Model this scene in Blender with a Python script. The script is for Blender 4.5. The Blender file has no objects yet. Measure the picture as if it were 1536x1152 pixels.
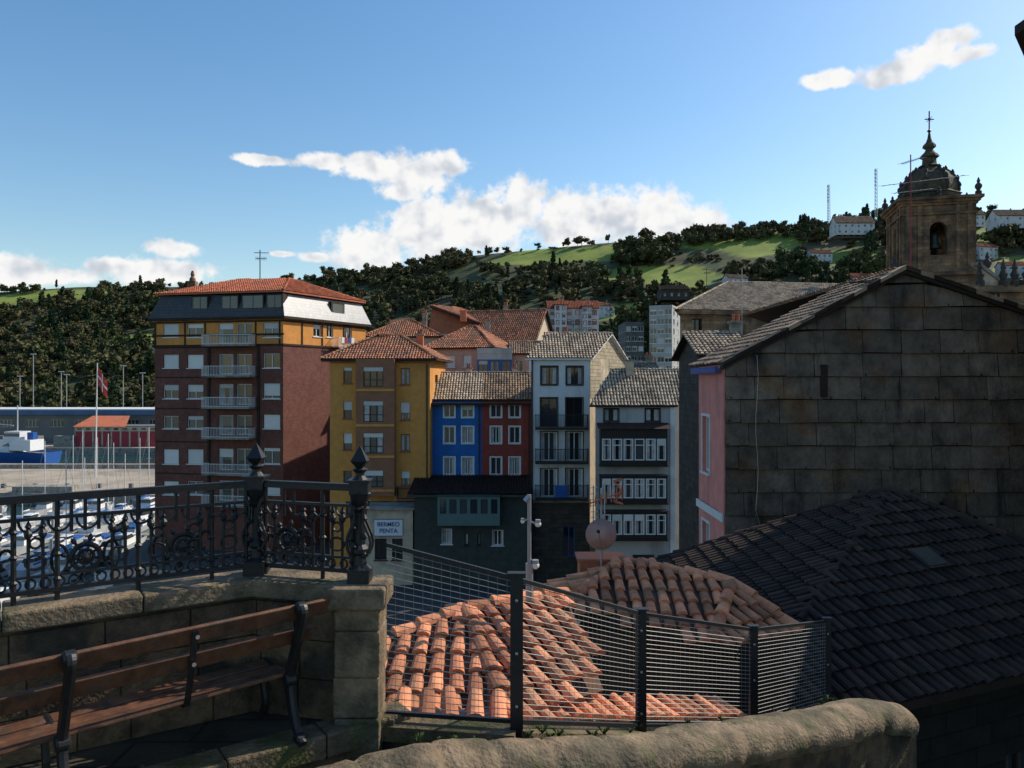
import bpy, math, random
import numpy as np
from mathutils import Vector, Matrix, noise as mnoise
random.seed(7); np.random.seed(7)
S=bpy.context.scene
CZ=18.0; F=1160.0
C=Vector((0,0,CZ))
def R(px,py,d): return Vector(((px-768)/F*d, d, CZ-(py-576)/F*d))
V=Vector
# ------------------------------------------------------------ materials
MATS={}
def nn(nt,t,**k):
    n=nt.nodes.new(t)
    for a,b in k.items(): setattr(n,a,b)
    return n
def mat(name,col,var=.25,scale=2.0,rough=.85,bump=.25,rnd=0.0,col2=None,c2s=.6,c2lo=.5,c2hi=.65,metal=0,kind=None,bd=.02,spec=.3,streak=0,fine=25.,col3=None,c3s=1.,c3z=1.):
    if name in MATS: return MATS[name]
    m=bpy.data.materials.new(name); m.use_nodes=True; nt=m.node_tree; L=nt.links
    b=nt.nodes['Principled BSDF']; b.inputs['Roughness'].default_value=rough; b.inputs['Metallic'].default_value=metal
    b.inputs['Specular IOR Level'].default_value=spec
    geo=nn(nt,'ShaderNodeNewGeometry')
    n1=nn(nt,'ShaderNodeTexNoise'); n1.inputs['Scale'].default_value=scale; n1.inputs['Detail'].default_value=4; n1.inputs['Roughness'].default_value=.65
    L.new(geo.outputs['Position'],n1.inputs['Vector'])
    mr=nn(nt,'ShaderNodeMapRange'); L.new(n1.outputs['Fac'],mr.inputs['Value'])
    mr.inputs['From Min'].default_value=.3; mr.inputs['From Max'].default_value=.7
    mr.inputs['To Min'].default_value=1-var; mr.inputs['To Max'].default_value=1+var
    if kind:
        bw,bh,ms,dk,mo={'brick':(.26,.08,.008,.6,None),'stone':(.75,.36,.015,.65,.35),'shingle':(.4,.3,.02,.7,.3)}[kind]
        uv=nn(nt,'ShaderNodeUVMap'); bt=nn(nt,'ShaderNodeTexBrick')
        bt.inputs['Color1'].default_value=(*col,1); bt.inputs['Color2'].default_value=(*[c*dk for c in col],1)
        bt.inputs['Mortar'].default_value=(.12,.09,.075,1) if mo is None else (*[c*mo for c in col],1); bt.inputs['Scale'].default_value=1; bt.inputs['Brick Width'].default_value=bw
        bt.inputs['Row Height'].default_value=bh; bt.inputs['Mortar Size'].default_value=ms
        L.new(uv.outputs['UV'],bt.inputs['Vector']); base=bt.outputs['Color']
    else:
        rg=nn(nt,'ShaderNodeRGB'); rg.outputs[0].default_value=(*col,1); base=rg.outputs[0]
    def layer(base,c,s,lo,hi,st):
        n2=nn(nt,'ShaderNodeTexNoise'); n2.inputs['Scale'].default_value=s; n2.inputs['Detail'].default_value=4; n2.inputs['Roughness'].default_value=.6
        if st:
            mp=nn(nt,'ShaderNodeMapping'); mp.inputs['Scale'].default_value=(1,1,st); L.new(geo.outputs['Position'],mp.inputs['Vector']); L.new(mp.outputs[0],n2.inputs['Vector'])
        else: L.new(geo.outputs['Position'],n2.inputs['Vector'])
        r2=nn(nt,'ShaderNodeMapRange'); L.new(n2.outputs['Fac'],r2.inputs['Value']); r2.inputs['From Min'].default_value=lo; r2.inputs['From Max'].default_value=hi
        mx=nn(nt,'ShaderNodeMix',data_type='RGBA'); L.new(r2.outputs[0],mx.inputs[0]); L.new(base,mx.inputs[6]); mx.inputs[7].default_value=(*c,1); return mx.outputs[2]
    if col2: base=layer(base,col2,c2s,c2lo,c2hi,streak)
    if col3: base=layer(base,col3,c3s,.52,.68,c3z)
    fac=mr.outputs[0]
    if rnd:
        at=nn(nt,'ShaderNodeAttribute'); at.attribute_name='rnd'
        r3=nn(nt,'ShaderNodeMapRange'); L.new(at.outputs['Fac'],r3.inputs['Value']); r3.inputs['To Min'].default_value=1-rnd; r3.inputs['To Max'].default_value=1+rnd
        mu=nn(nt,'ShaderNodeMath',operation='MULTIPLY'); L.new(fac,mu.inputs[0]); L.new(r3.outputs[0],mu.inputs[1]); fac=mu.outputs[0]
    sc=nn(nt,'ShaderNodeVectorMath',operation='SCALE'); L.new(base,sc.inputs[0]); L.new(fac,sc.inputs['Scale'])
    L.new(sc.outputs[0],b.inputs['Base Color'])
    if bump:
        n3=nn(nt,'ShaderNodeTexNoise'); n3.inputs['Scale'].default_value=fine; n3.inputs['Detail'].default_value=3
        L.new(geo.outputs['Position'],n3.inputs['Vector'])
        bp=nn(nt,'ShaderNodeBump'); bp.inputs['Strength'].default_value=bump; bp.inputs['Distance'].default_value=bd
        L.new(n3.outputs['Fac'],bp.inputs['Height']); L.new(bp.outputs[0],b.inputs['Normal'])
    MATS[name]=m; return m
def foliage_mat(name,c1,c2):
    return mat(name,c1,var=.35,scale=.05,rough=.8,bump=0,rnd=.5,col2=c2,c2s=.022,c2lo=.42,c2hi=.6,spec=.1)

M_brick=mat('brick_red',(.20,.062,.042),kind='brick',var=.2,col2=(.13,.048,.035),c2s=.4)
M_orange=mat('stucco_orange',(.62,.26,.06),var=.15,col2=(.45,.2,.06),c2s=.5)
M_slate=mat('slate_dark',(.05,.048,.05),kind='shingle',var=.2,rough=.5,spec=.5)
M_slate_glare=mat('slate_pale',(.22,.22,.23),kind='shingle',var=.3,rough=.4,spec=.6)  # bright copy of the dark slate: sun glare put into the colour
M_timber=mat('timber_dark',(.035,.022,.015),var=.3)
M_tile=mat('tile_orange',(.58,.22,.105),rnd=.45,var=.25,scale=6,col2=(.33,.17,.09),c2s=1.8,c2lo=.5,c2hi=.7,bump=.3)
M_tilem=mat('tile_terracotta',(.42,.165,.085),rnd=.4,var=.25,scale=2,col2=(.24,.13,.085),c2s=.6,c2lo=.45,c2hi=.65,bump=.3)
M_tilered=mat('tile_red',(.46,.13,.06),rnd=.3,var=.2,scale=3,col2=(.34,.12,.07),c2s=.5)
M_tilew=mat('tile_weathered',(.33,.22,.14),rnd=.4,var=.3,scale=3,col2=(.14,.11,.08),c2s=.7)
M_tilep=mat('tile_pale',(.47,.37,.26),rnd=.35,var=.25,scale=3,col2=(.25,.19,.14),c2s=.9)
M_tiled=mat('tile_brown',(.050,.026,.018),rnd=.45,var=.35,scale=3,col2=(.035,.025,.016),c2s=.9)
M_chan=mat('tile_channel',(.12,.06,.035),var=.3)
M_chand=mat('tile_channel_dark',(.02,.013,.01),var=.3)
M_yellow=mat('stucco_yellow',(.60,.27,.065),var=.14,col2=(.46,.20,.055),c2s=.3,streak=.3)
M_brown=mat('cladding_brown',(.27,.12,.065),var=.15)
M_blue=mat('stucco_blue',(.02,.12,.36),var=.15,col2=(.025,.09,.24),c2s=.5,streak=.3)
M_red=mat('stucco_red',(.24,.05,.038),var=.15,col2=(.17,.04,.03),c2s=.5,streak=.3)
M_white=mat('stucco_white',(.58,.58,.57),var=.06,col2=(.42,.42,.41),c2s=.6,streak=.2)
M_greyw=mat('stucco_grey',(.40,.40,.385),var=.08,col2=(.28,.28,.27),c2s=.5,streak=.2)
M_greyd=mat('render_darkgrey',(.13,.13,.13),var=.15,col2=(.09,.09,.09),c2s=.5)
M_salmon=mat('stucco_salmon',(.58,.32,.23),var=.12)
M_pink=mat('stucco_pink',(.70,.25,.20),var=.12,col2=(.5,.2,.17),c2s=.9,streak=.3)
M_cream=mat('stucco_cream',(.54,.43,.30),var=.12,col2=(.35,.29,.21),c2s=.6)
M_greenb=mat('render_green',(.045,.055,.048),var=.25)
M_teal=mat('paint_teal',(.085,.15,.135),var=.1,rough=.5)
M_frame=mat('frame_white',(.68,.68,.65),var=.05,rough=.5,bump=0)
M_framed=mat('frame_dark',(.025,.022,.02),var=.2,rough=.5,bump=0)
M_blind=mat('blind_white',(.60,.58,.54),var=.06,scale=.6,rough=.6,bump=0,rnd=.2)
M_curtain=mat('curtain',(.4,.38,.35),var=.3,scale=3,bump=0,rnd=.3)
M_iron=mat('cast_iron',(.013,.013,.014),var=.35,scale=20,rough=.48,bump=.3,spec=.4,fine=80,bd=.004)
M_metal=mat('galvanised',(.34,.34,.34),var=.1,rough=.4,metal=.5,bump=0)
M_wire=mat('fence_wire',(.30,.29,.27),var=.15,rough=.5,metal=.3,bump=0)
M_stone=mat('sandstone',(.32,.20,.11),kind='stone',var=.4,scale=.8,col2=(.10,.075,.05),c2s=.5,c2lo=.45,c2hi=.62)
M_stonet=mat('tower_sandstone',(.25,.155,.085),kind='stone',var=.45,scale=.8,col2=(.075,.055,.038),c2s=.5,c2lo=.42,c2hi=.6,bump=.6,fine=6,bd=.06)
M_stonep=mat('stone_near',(.135,.088,.048),var=.5,scale=5,col2=(.048,.037,.024),c2s=2.2,c2lo=.45,c2hi=.6,bump=.9,fine=30,bd=.02)
M_cop=mat('stone_coping',(.21,.15,.092),var=.4,scale=6,col2=(.10,.08,.05),c2s=2.5,c2lo=.46,c2hi=.62,bump=.9,fine=34,bd=.02,col3=(.07,.07,.03),c3s=3.3,c3z=1)
M_moss=mat('stone_mossy',(.15,.11,.062),var=.4,scale=6,col2=(.08,.08,.026),c2s=2.5,c2lo=.46,c2hi=.62,bump=.9,fine=30,bd=.02)
M_pave=mat('paving',(.075,.058,.038),kind='stone',var=.4,scale=2,col2=(.04,.035,.024),c2s=1.5,bump=.5)
M_conc=mat('concrete',(.27,.25,.21),var=.2,scale=1.5,col2=(.13,.12,.095),c2s=1.0)
M_quay=mat('quay_paving',(.38,.31,.23),var=.2,scale=.3,col2=(.26,.22,.17),c2s=.1)
M_asph=mat('asphalt',(.06,.06,.06),var=.2)
M_stoned=mat('stone_dark',(.07,.06,.048),kind='stone',var=.3)
M_panel=mat('wall_panel',(.165,.118,.085),rnd=.32,var=.45,scale=1.6,col2=(.20,.095,.035),c2s=.55,c2lo=.54,c2hi=.74,bump=.8,fine=9,bd=.05,col3=(.06,.048,.038),c3s=1.6,c3z=.22)
M_panelgap=mat('panel_gap',(.015,.012,.010),var=.2)
M_black=mat('shaded_wall',(.022,.019,.016),var=.4,kind='stone')  # near-black stone: shade below the eaves put into the wall colour
M_wood=mat('bench_wood',(.125,.055,.03),var=.45,scale=9,rough=.55,spec=.3,bump=.5,fine=60,bd=.004,col2=(.08,.048,.032),c2s=6)
M_hull=mat('boat_white',(.62,.62,.62),var=.05,rough=.3,bump=0,rnd=.15)
M_bluep=mat('paint_blue',(.02,.09,.3),var=.1,rough=.4,bump=0)
M_redp=mat('paint_red',(.30,.035,.045),var=.2,rough=.6,bump=0)
M_flagr=mat('flag_red',(.55,.03,.03),var=.1,bump=0)
M_greenp=mat('paint_green',(.02,.25,.07),var=.1,bump=0)
M_shed=mat('shed_grey',(.15,.15,.145),var=.15,scale=.3)
M_lightblue=mat('roof_blue',(.06,.13,.25),var=.2,scale=.3,rough=.6)
M_orangep=mat('paint_orange',(.50,.15,.07),var=.25,scale=8,rough=.6,bump=.2)
M_dish=mat('dish_pink',(.45,.23,.18),var=.12,scale=8,rough=.5,bump=0)
M_skin=mat('dark_rubber',(.02,.02,.02),bump=0)
def glass():
    m=bpy.data.materials.new('window_glass'); m.use_nodes=True; nt=m.node_tree; b=nt.nodes['Principled BSDF']
    at=nn(nt,'ShaderNodeAttribute'); at.attribute_name='rnd'
    cr=nn(nt,'ShaderNodeValToRGB'); cr.color_ramp.elements[0].color=(.008,.01,.012,1); cr.color_ramp.elements[1].color=(.06,.065,.07,1)
    nt.links.new(at.outputs['Fac'],cr.inputs[0]); nt.links.new(cr.outputs[0],b.inputs['Base Color'])
    b.inputs['Roughness'].default_value=.06; b.inputs['Specular IOR Level'].default_value=.6
    tn=nn(nt,'ShaderNodeTexNoise'); tn.inputs['Scale'].default_value=.9
    g=nn(nt,'ShaderNodeNewGeometry'); nt.links.new(g.outputs['Position'],tn.inputs['Vector'])
    bp=nn(nt,'ShaderNodeBump'); bp.inputs['Strength'].default_value=.15; bp.inputs['Distance'].default_value=.05
    nt.links.new(tn.outputs['Fac'],bp.inputs['Height']); nt.links.new(bp.outputs[0],b.inputs['Normal'])
    return m
M_glass=glass()

# ------------------------------------------------------------ mesh builder
class MB:
    def __init__(s): s.v=[];s.f=[];s.m=[];s.r=[];s.mats=[]
    def mi(s,m):
        if m not in s.mats: s.mats.append(m)
        return s.mats.index(m)
    def poly(s,pts,m,r=None):
        i=len(s.v); s.v.extend([tuple(p) for p in pts]); s.f.append(tuple(range(i,i+len(pts)))); s.m.append(s.mi(m)); s.r.append(random.random() if r is None else r)
    def mesh(s,vs,fs,m,r=None):
        i=len(s.v); s.v.extend([tuple(p) for p in vs]); k=s.mi(m); r=random.random() if r is None else r
        for f in fs: s.f.append(tuple(a+i for a in f)); s.m.append(k); s.r.append(r)
    def ob(s,o,a,b,c,m,r=None):
        o=V(o);a=V(a);b=V(b);c=V(c)
        s.mesh([o,o+a,o+a+b,o+b,o+c,o+a+c,o+a+b+c,o+b+c],[(0,3,2,1),(4,5,6,7),(0,1,5,4),(1,2,6,5),(2,3,7,6),(3,0,4,7)],m,r)
    def box(s,x0,x1,y0,y1,z0,z1,m): s.ob((x0,y0,z0),(x1-x0,0,0),(0,y1-y0,0),(0,0,z1-z0),m)
    def prism(s,pts,z0,z1,m,top=None):
        n=len(pts); a=[(p[0],p[1],z0) for p in pts]; b=[(p[0],p[1],z1) for p in pts]
        for i in range(n):
            j=(i+1)%n; s.poly([a[i],a[j],b[j],b[i]],m)
        s.poly(b,top or m)
    def tube(s,p0,p1,r0,m,r1=None,n=6,cap=True):
        p0=V(p0);p1=V(p1); r1=r0 if r1 is None else r1
        d=(p1-p0); 
        if d.length<1e-6: return
        d.normalize(); a=d.cross(V((0,0,1)) if abs(d.z)<.9 else V((1,0,0))).normalized(); b=d.cross(a)
        vs=[]
        for p,r in((p0,r0),(p1,r1)):
            for i in range(n):
                t=2*math.pi*i/n; vs.append(p+a*(math.cos(t)*r)+b*(math.sin(t)*r))
        fs=[(i,(i+1)%n,n+(i+1)%n,n+i) for i in range(n)]
        if cap: fs+= [tuple(range(n))[::-1],tuple(range(n,2*n))]
        s.mesh(vs,fs,m)
    def path(s,pts,r,m,n=6):
        for a,b in zip(pts[:-1],pts[1:]): s.tube(a,b,r,m,n=n)
    def lathe(s,c,prof,m,n=10,rot=0,ax=V((0,0,1)),e1=V((1,0,0)),e2=V((0,1,0))):
        c=V(c); vs=[]
        for r,z in prof:
            for i in range(n):
                t=2*math.pi*i/n+rot; vs.append(c+e1*(math.cos(t)*r)+e2*(math.sin(t)*r)+ax*z)
        fs=[]
        for k in range(len(prof)-1):
            for i in range(n): fs.append((k*n+i,k*n+(i+1)%n,(k+1)*n+(i+1)%n,(k+1)*n+i))
        fs.append(tuple(range(n))[::-1]); fs.append(tuple(range((len(prof)-1)*n,len(prof)*n)))
        s.mesh(vs,fs,m)
    def finish(s,name,parent=None,smooth=False):
        if not s.v: return None
        me=bpy.data.meshes.new(name); me.from_pydata(s.v,[],s.f)
        for m in s.mats: me.materials.append(m)
        me.polygons.foreach_set('material_index',s.m)
        at=me.attributes.new('rnd','FLOAT','FACE'); at.data.foreach_set('value',s.r)
        me.update()
        nl=len(me.loops); vi=np.empty(nl,dtype=np.int32); me.loops.foreach_get('vertex_index',vi)
        co=np.empty(len(me.vertices)*3,dtype=np.float32); me.vertices.foreach_get('co',co); co=co.reshape(-1,3)[vi]
        nr=np.empty(len(me.polygons)*3,dtype=np.float32); me.polygons.foreach_get('normal',nr); nr=nr.reshape(-1,3)
        lt=np.empty(len(me.polygons),dtype=np.int32); me.polygons.foreach_get('loop_total',lt); nr=np.repeat(nr,lt,axis=0)
        flat=np.abs(nr[:,2])>.8; h=np.hypot(nr[:,0],nr[:,1])+1e-6
        sg=np.where(nr[:,1]>0,-1,1)
        tx=-nr[:,1]/h*sg; ty=nr[:,0]/h*sg
        u=np.where(flat,co[:,0],co[:,0]*tx+co[:,1]*ty); w=np.where(flat,co[:,1],co[:,2])
        uv=me.uv_layers.new(name='UVMap'); uv.data.foreach_set('uv',np.stack([u,w],1).astype(np.float32).ravel())
        if smooth: me.polygons.foreach_set('use_smooth',[True]*len(me.polygons))
        o=bpy.data.objects.new(name,me); S.collection.objects.link(o)
        if parent: o.parent=parent
        return o
def empty(name):
    o=bpy.data.objects.new(name,None); S.collection.objects.link(o); o.empty_display_size=.5; return o
class Bld:
    def __init__(s,name): s.name=name; s.w=MB(); s.g=MB(); s.t=MB(); s.r=MB()
    def done(s):
        e=empty(s.name)
        for k,mb in(('walls',s.w),('windows',s.g),('trim',s.t),('roof',s.r)): mb.finish(s.name+'_'+k,e)
        return e
class Fac:
    def __init__(s,B,P0,P1,z0,z1,wm,depth=.2):
        s.B=B; s.o=V((P0[0],P0[1],0)); d=V((P1[0],P1[1],0))-s.o; s.L=d.length; s.d=d.normalized(); s.n=V((s.d.y,-s.d.x,0))
        s.z0=z0;s.z1=z1;s.wm=wm;s.wins=[];s.dep=depth
    def pt(s,u,z,o=0): return s.o+s.d*u+s.n*o+V((0,0,z))
    def uz(s,px,py):
        r=V(((px-768)/F,1,-(py-576)/F)); t=(s.o-C).dot(s.n)/r.dot(s.n); p=C+r*t
        return (p-s.o).dot(s.d),p.z
    def fb(s,mb,u0,u1,z0,z1,o0,o1,m): mb.ob(s.pt(u0,z0,o0),s.d*(u1-u0),s.n*(o1-o0),V((0,0,z1-z0)),m)
    def win(s,u0,u1,z0,z1,fr=None,div=2,blind=0,sur=0,surm=None,sill=True,hdiv=0,curt=0):
        if u1<u0:u0,u1=u1,u0
        u0=max(u0,.1);u1=min(u1,s.L-.1)
        if u1-u0<.1: return
        fr=fr or M_frame; s.wins.append((u0,u1,z0,z1)); D=s.dep; g=s.B.g
        g.poly([s.pt(u0,z0,-D),s.pt(u1,z0,-D),s.pt(u1,z1,-D),s.pt(u0,z1,-D)],M_glass)
        w=.07;a=-D+.01;b=-D+.07
        s.fb(g,u0,u0+w,z0,z1,a,b,fr);s.fb(g,u1-w,u1,z0,z1,a,b,fr)
        s.fb(g,u0+w,u1-w,z0,z0+w,a,b,fr);s.fb(g,u0+w,u1-w,z1-w,z1,a,b,fr)
        for k in range(1,div):
            uc=u0+(u1-u0)*k/div; s.fb(g,uc-.035,uc+.035,z0+w,z1-w,a,b-.004,fr)
        if hdiv:
            zc=z0+(z1-z0)*hdiv; s.fb(g,u0+w,u1-w,zc-.03,zc+.03,a,b-.008,fr)
        if blind>0: s.fb(g,u0+.03,u1-.03,z1-(z1-z0)*blind,z1,b+.003,b+.03,M_blind)
        if curt:
            cw=(u1-u0)*random.uniform(.15,.32)
            s.fb(g,u0+w,u0+w+cw,z0+w,z1-w,-D+.002,-D+.008,M_curtain); s.fb(g,u1-w-cw,u1-w,z0+w,z1-w,-D+.002,-D+.008,M_curtain)
        if sill: s.fb(s.B.t,u0-.08,u1+.08,z0-.08,z0-.002,-.02,.08,surm or fr)
        if sur:
            q=surm or fr; o=.03
            s.fb(s.B.t,u0-sur,u0-.002,z0,z1+sur,.002,o,q);s.fb(s.B.t,u1+.002,u1+sur,z0,z1+sur,.002,o,q)
            s.fb(s.B.t,u0,u1,z1+.002,z1+sur,.002,o,q)
    def wpx(s,x0,y0,x1,y1,**k):
        xc=(x0+x1)/2
        a,_=s.uz(x0,y0);b,_=s.uz(x1,y0);_,zt=s.uz(xc,y0);_,zb=s.uz(xc,y1)
        s.win(a,b,zb,zt,**k)
    def build(s,zone=None):
        us=sorted({0,s.L,*[w[0] for w in s.wins],*[w[1] for w in s.wins]}); zs={s.z0,s.z1,*[w[2] for w in s.wins],*[w[3] for w in s.wins]}
        if zone: zs|={z for z in zone[0] if s.z0<z<s.z1}
        zs=sorted(z for z in zs if s.z0<=z<=s.z1)
        for i in range(len(us)-1):
            for j in range(len(zs)-1):
                uc=(us[i]+us[i+1])/2; zc=(zs[j]+zs[j+1])/2
                if any(w[0]<uc<w[1] and w[2]<zc<w[3] for w in s.wins): continue
                m=s.wm if not zone else zone[1](uc,zc)
                s.B.w.poly([s.pt(us[i],zs[j]),s.pt(us[i+1],zs[j]),s.pt(us[i+1],zs[j+1]),s.pt(us[i],zs[j+1])],m)
        for (a,b,c,d) in s.wins:
            D=s.dep; m=s.wm if not zone else zone[1]((a+b)/2,(c+d)/2)
            for q in([(a,c),(b,c)],[(b,c),(b,d)],[(b,d),(a,d)],[(a,d),(a,c)]):
                s.B.w.poly([s.pt(*q[0]),s.pt(*q[1]),s.pt(*q[1],-D),s.pt(*q[0],-D)],m)
        return s
    def balcony(s,u0,u1,z,dep,h,m,slab,bars=.13,r=.012):
        t=s.B.t
        s.fb(t,u0,u1,z-.15,z,0.004,dep,slab)
        s.fb(t,u0,u1,z+h-.05,z+h,dep-.05,dep,m); s.fb(t,u0,u1,z+.06,z+.1,dep-.05,dep-.01,m)
        for u in(u0,u1-.05): s.fb(t,u,u+.05,z+h-.052,z+h-.002,.01,dep-.05,m)
        n=max(2,int((u1-u0)/bars))
        for i in range(n+1):
            u=u0+(u1-u0-.03)*i/n; s.fb(t,u,u+.025,z+.002,z+h-.052,dep-.04,dep-.015,m)
        for k in range(1,int(dep/bars)):
            for u in(u0,u1-.03): s.fb(t,u,u+.025,z+.002,z+h-.055,k*bars,k*bars+.025,m)
def inpoly(x,y,P):
    c=False;n=len(P);j=n-1
    for i in range(n):
        if (P[i][1]>y)!=(P[j][1]>y) and x<(P[j][0]-P[i][0])*(y-P[i][1])/(P[j][1]-P[i][1])+P[i][0]: c=not c
        j=i
    return c
def tiles(mb,poly,m,chan=None,tw=.24,tl=.38,seg=4,lift=.03,jit=.012,cap=False):
    P=[V(p) for p in poly]; n=(P[1]-P[0]).cross(P[2]-P[0]).normalized()
    if n.z<0:n=-n
    dn=V((0,0,-1)); s=(dn-n*dn.dot(n)).normalized(); a=s.cross(n).normalized(); o=P[0]
    Q=[((p-o).dot(a),(p-o).dot(s)) for p in P]
    mb.poly([p for p in P],chan or M_chan)
    a0=min(q[0] for q in Q);a1=max(q[0] for q in Q);s0=min(q[1] for q in Q);s1=max(q[1] for q in Q)
    nc=int((a1-a0)/tw)+1; nr=int((s1-s0)/tl)+2
    for i in range(nc):
        ac=a0+(i+.5)*tw
        for j in range(nr):
            sc=s1-(j)*tl
            if not inpoly(ac,sc-tl*.5,Q): continue
            ja=random.uniform(-jit,jit); js=random.uniform(-jit,jit)*2; tw_=random.uniform(-jit,jit)
            vs=[]
            for (ss,rr,hh,xx) in((sc+js+.02,tw*.40,lift+.012,tw_),(sc-tl*1.05+js,tw*.33,lift-.025,-tw_)):
                for k in range(seg+1):
                    t=math.pi*k/seg; vs.append(o+a*(ac+ja+xx-math.cos(t)*rr)+s*ss+n*(hh+math.sin(t)*rr*.75))
            fs=[(k,k+1,seg+2+k,seg+1+k) for k in range(seg)]
            if cap: fs.append(tuple(range(seg+1)))
            mb.mesh(vs,fs,m)
def ridge(mb,p0,p1,m,r=.13,L=.4,seg=5):
    p0=V(p0);p1=V(p1);d=p1-p0;n=max(1,int(d.length/L));d/=n;dn=d.normalized();a=dn.cross(V((0,0,1))).normalized();u=a.cross(dn)
    for i in range(n):
        vs=[]; jj=u*random.uniform(-.01,.01)+a*random.uniform(-.01,.01)
        for q,rr,h in((p0+d*i,r,.03),(p0+d*(i+1.08),r*.85,0)):
            for k in range(seg+1):
                t=math.pi*k/seg; vs.append(q+jj+a*(math.cos(t)*rr)+u*(math.sin(t)*rr+h))
        mb.mesh(vs,[(k,k+1,seg+2+k,seg+1+k) for k in range(seg)]+[tuple(range(seg+1))],m)
def hip(B,cs,z,r0,r1,m,ov=.5,chan=None,th=.18,edge=None,fascia=True,**k):
    c=V((sum(p[0] for p in cs)/4,sum(p[1] for p in cs)/4,0)); e=[]
    for p in cs:
        d=V((p[0],p[1],0))-c; e.append(c+d*(1+ov/d.length)+V((0,0,z)))
    r0=V(r0);r1=V(r1)
    tiles(B.r,[e[0],e[1],r1,r0],m,chan,**k);tiles(B.r,[e[1],e[2],r1],m,chan,**k);tiles(B.r,[e[2],e[3],r0,r1],m,chan,**k);tiles(B.r,[e[3],e[0],r0],m,chan,**k)
    for a,b in((e[0],r0),(e[1],r1),(e[2],r1),(e[3],r0),(r0,r1)):
        if (b-a).length>.3: ridge(B.r,a+V((0,0,.03)),b+V((0,0,.03)),m)
    B.r.poly([p-V((0,0,.1)) for p in e],edge or M_timber)
    for i in range(4):
        a,b=e[i],e[(i+1)%4]; dz=V((0,0,.12)); B.r.poly([a-dz,b-dz,b,a],edge or M_timber)
def gable(B,cs,z,zr,m,ov=.4,chan=None,edge=None,wall=None,**k):
    a,b,c,d=[V((p[0],p[1],z)) for p in cs]; ml=(a+d)/2; mr=(b+c)/2; ml.z=mr.z=zr
    ux=(b-a).normalized(); 
    if wall:
        B.w.poly([b,c,mr],wall); B.w.poly([a,d,ml],wall)
    sl=(zr-z)/((b-mr).xy.length); fy=((a-ml)).xy.normalized(); fy=V((fy.x,fy.y,0))
    e0=a-ux*ov+fy*ov-V((0,0,sl*ov)); e1=b+ux*ov+fy*ov-V((0,0,sl*ov)); e2=c+ux*ov-fy*ov-V((0,0,sl*ov)); e3=d-ux*ov-fy*ov-V((0,0,sl*ov))
    rl=ml-ux*ov; rr=mr+ux*ov; up=V((0,0,.12))
    for q in([e0,e1,rr,rl],[e2,e3,rl,rr]):
        tiles(B.r,[p+up for p in q],m,chan,**k); B.r.poly(q,edge or M_timber)
        for i in range(4):
            p1,p2=q[i],q[(i+1)%4]; B.r.poly([p1,p2,p2+up*.9,p1+up*.9],edge or M_timber)
    ridge(B.r,rl+up,rr+up,m)
def chimney(B,x,y,z,h,m,s=.6):
    B.t.box(x,x+s,y,y+s,z,z+h,m); B.t.box(x-.08,x+s+.08,y-.08,y+s+.08,z+h,z+h+.12,M_conc)
    for k in range(2): B.t.lathe((x+s*(.28+.44*k),y+s/2,z+h+.12),[(.1,0),(.08,.3),(.11,.32),(.1,.38)],M_tilered,n=8)
def house(name,P0,P1,dep,z0,z1,zr,wm,rm,rows,cols,ww=.9,wh=1.2,style='gable',fr=None,sur=0,dirn=None,sidewin=True,tw=.24,blind=.3):
    B=Bld(name); a=V((P0[0],P0[1],0));b=V((P1[0],P1[1],0)); d=(b-a).normalized(); bk=V((-d.y,d.x,0))*dep if dirn is None else V((dirn[0],dirn[1],0))*dep
    c=b+bk;e=a+bk
    for (p,q) in((a,b),(b,c),(c,e),(e,a)):
        f=Fac(B,p,q,z0,z1,wm)
        n=cols if (p-q).length>=(b-a).length*.9 else max(1,int(cols*(p-q).length/(b-a).length))
        if sidewin or (p is a and q is b):
            for i in range(n):
                for j in range(rows):
                    uc=f.L*(i+.5)/n; hs=(z1-z0)/rows; zc=z0+hs*(j+.52)
                    f.win(uc-ww/2,uc+ww/2,zc-wh/2,zc+wh/2,fr=fr,sur=sur,blind=random.choice([0,0,blind,1]),curt=random.random()<.3)
        f.build()
    cs=[a,b,c,e]
    if style=='gable':
        gable(B,cs,z1,zr,rm,wall=wm,tw=tw); m_=(a+b+c+e)/4; chimney(B,m_.x+1.2,m_.y,zr-.6,1.3,M_conc)
    elif style=='hip':
        m1=(a+e)/2; m2=(b+c)/2; dd=(m2-m1); k=min(.45,dep/2/dd.length); r0=m1+dd*k; r1=m2-dd*k; r0.z=r1.z=zr; hip(B,cs,z1,r0,r1,rm,tw=tw); chimney(B,m1.x*.3+m2.x*.7,m1.y+.4,zr-.8,1.5,M_conc,.5)
    else:
        B.r.poly([(p.x,p.y,z1) for p in cs],M_conc)
        for p,q in zip(cs,cs[1:]+cs[:1]):
            f=Fac(B,p,q,z1,z1+.5,wm); f.fb(B.r,0,f.L,z1,z1+.5,-.2,.05,wm)
    return B.done()

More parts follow.
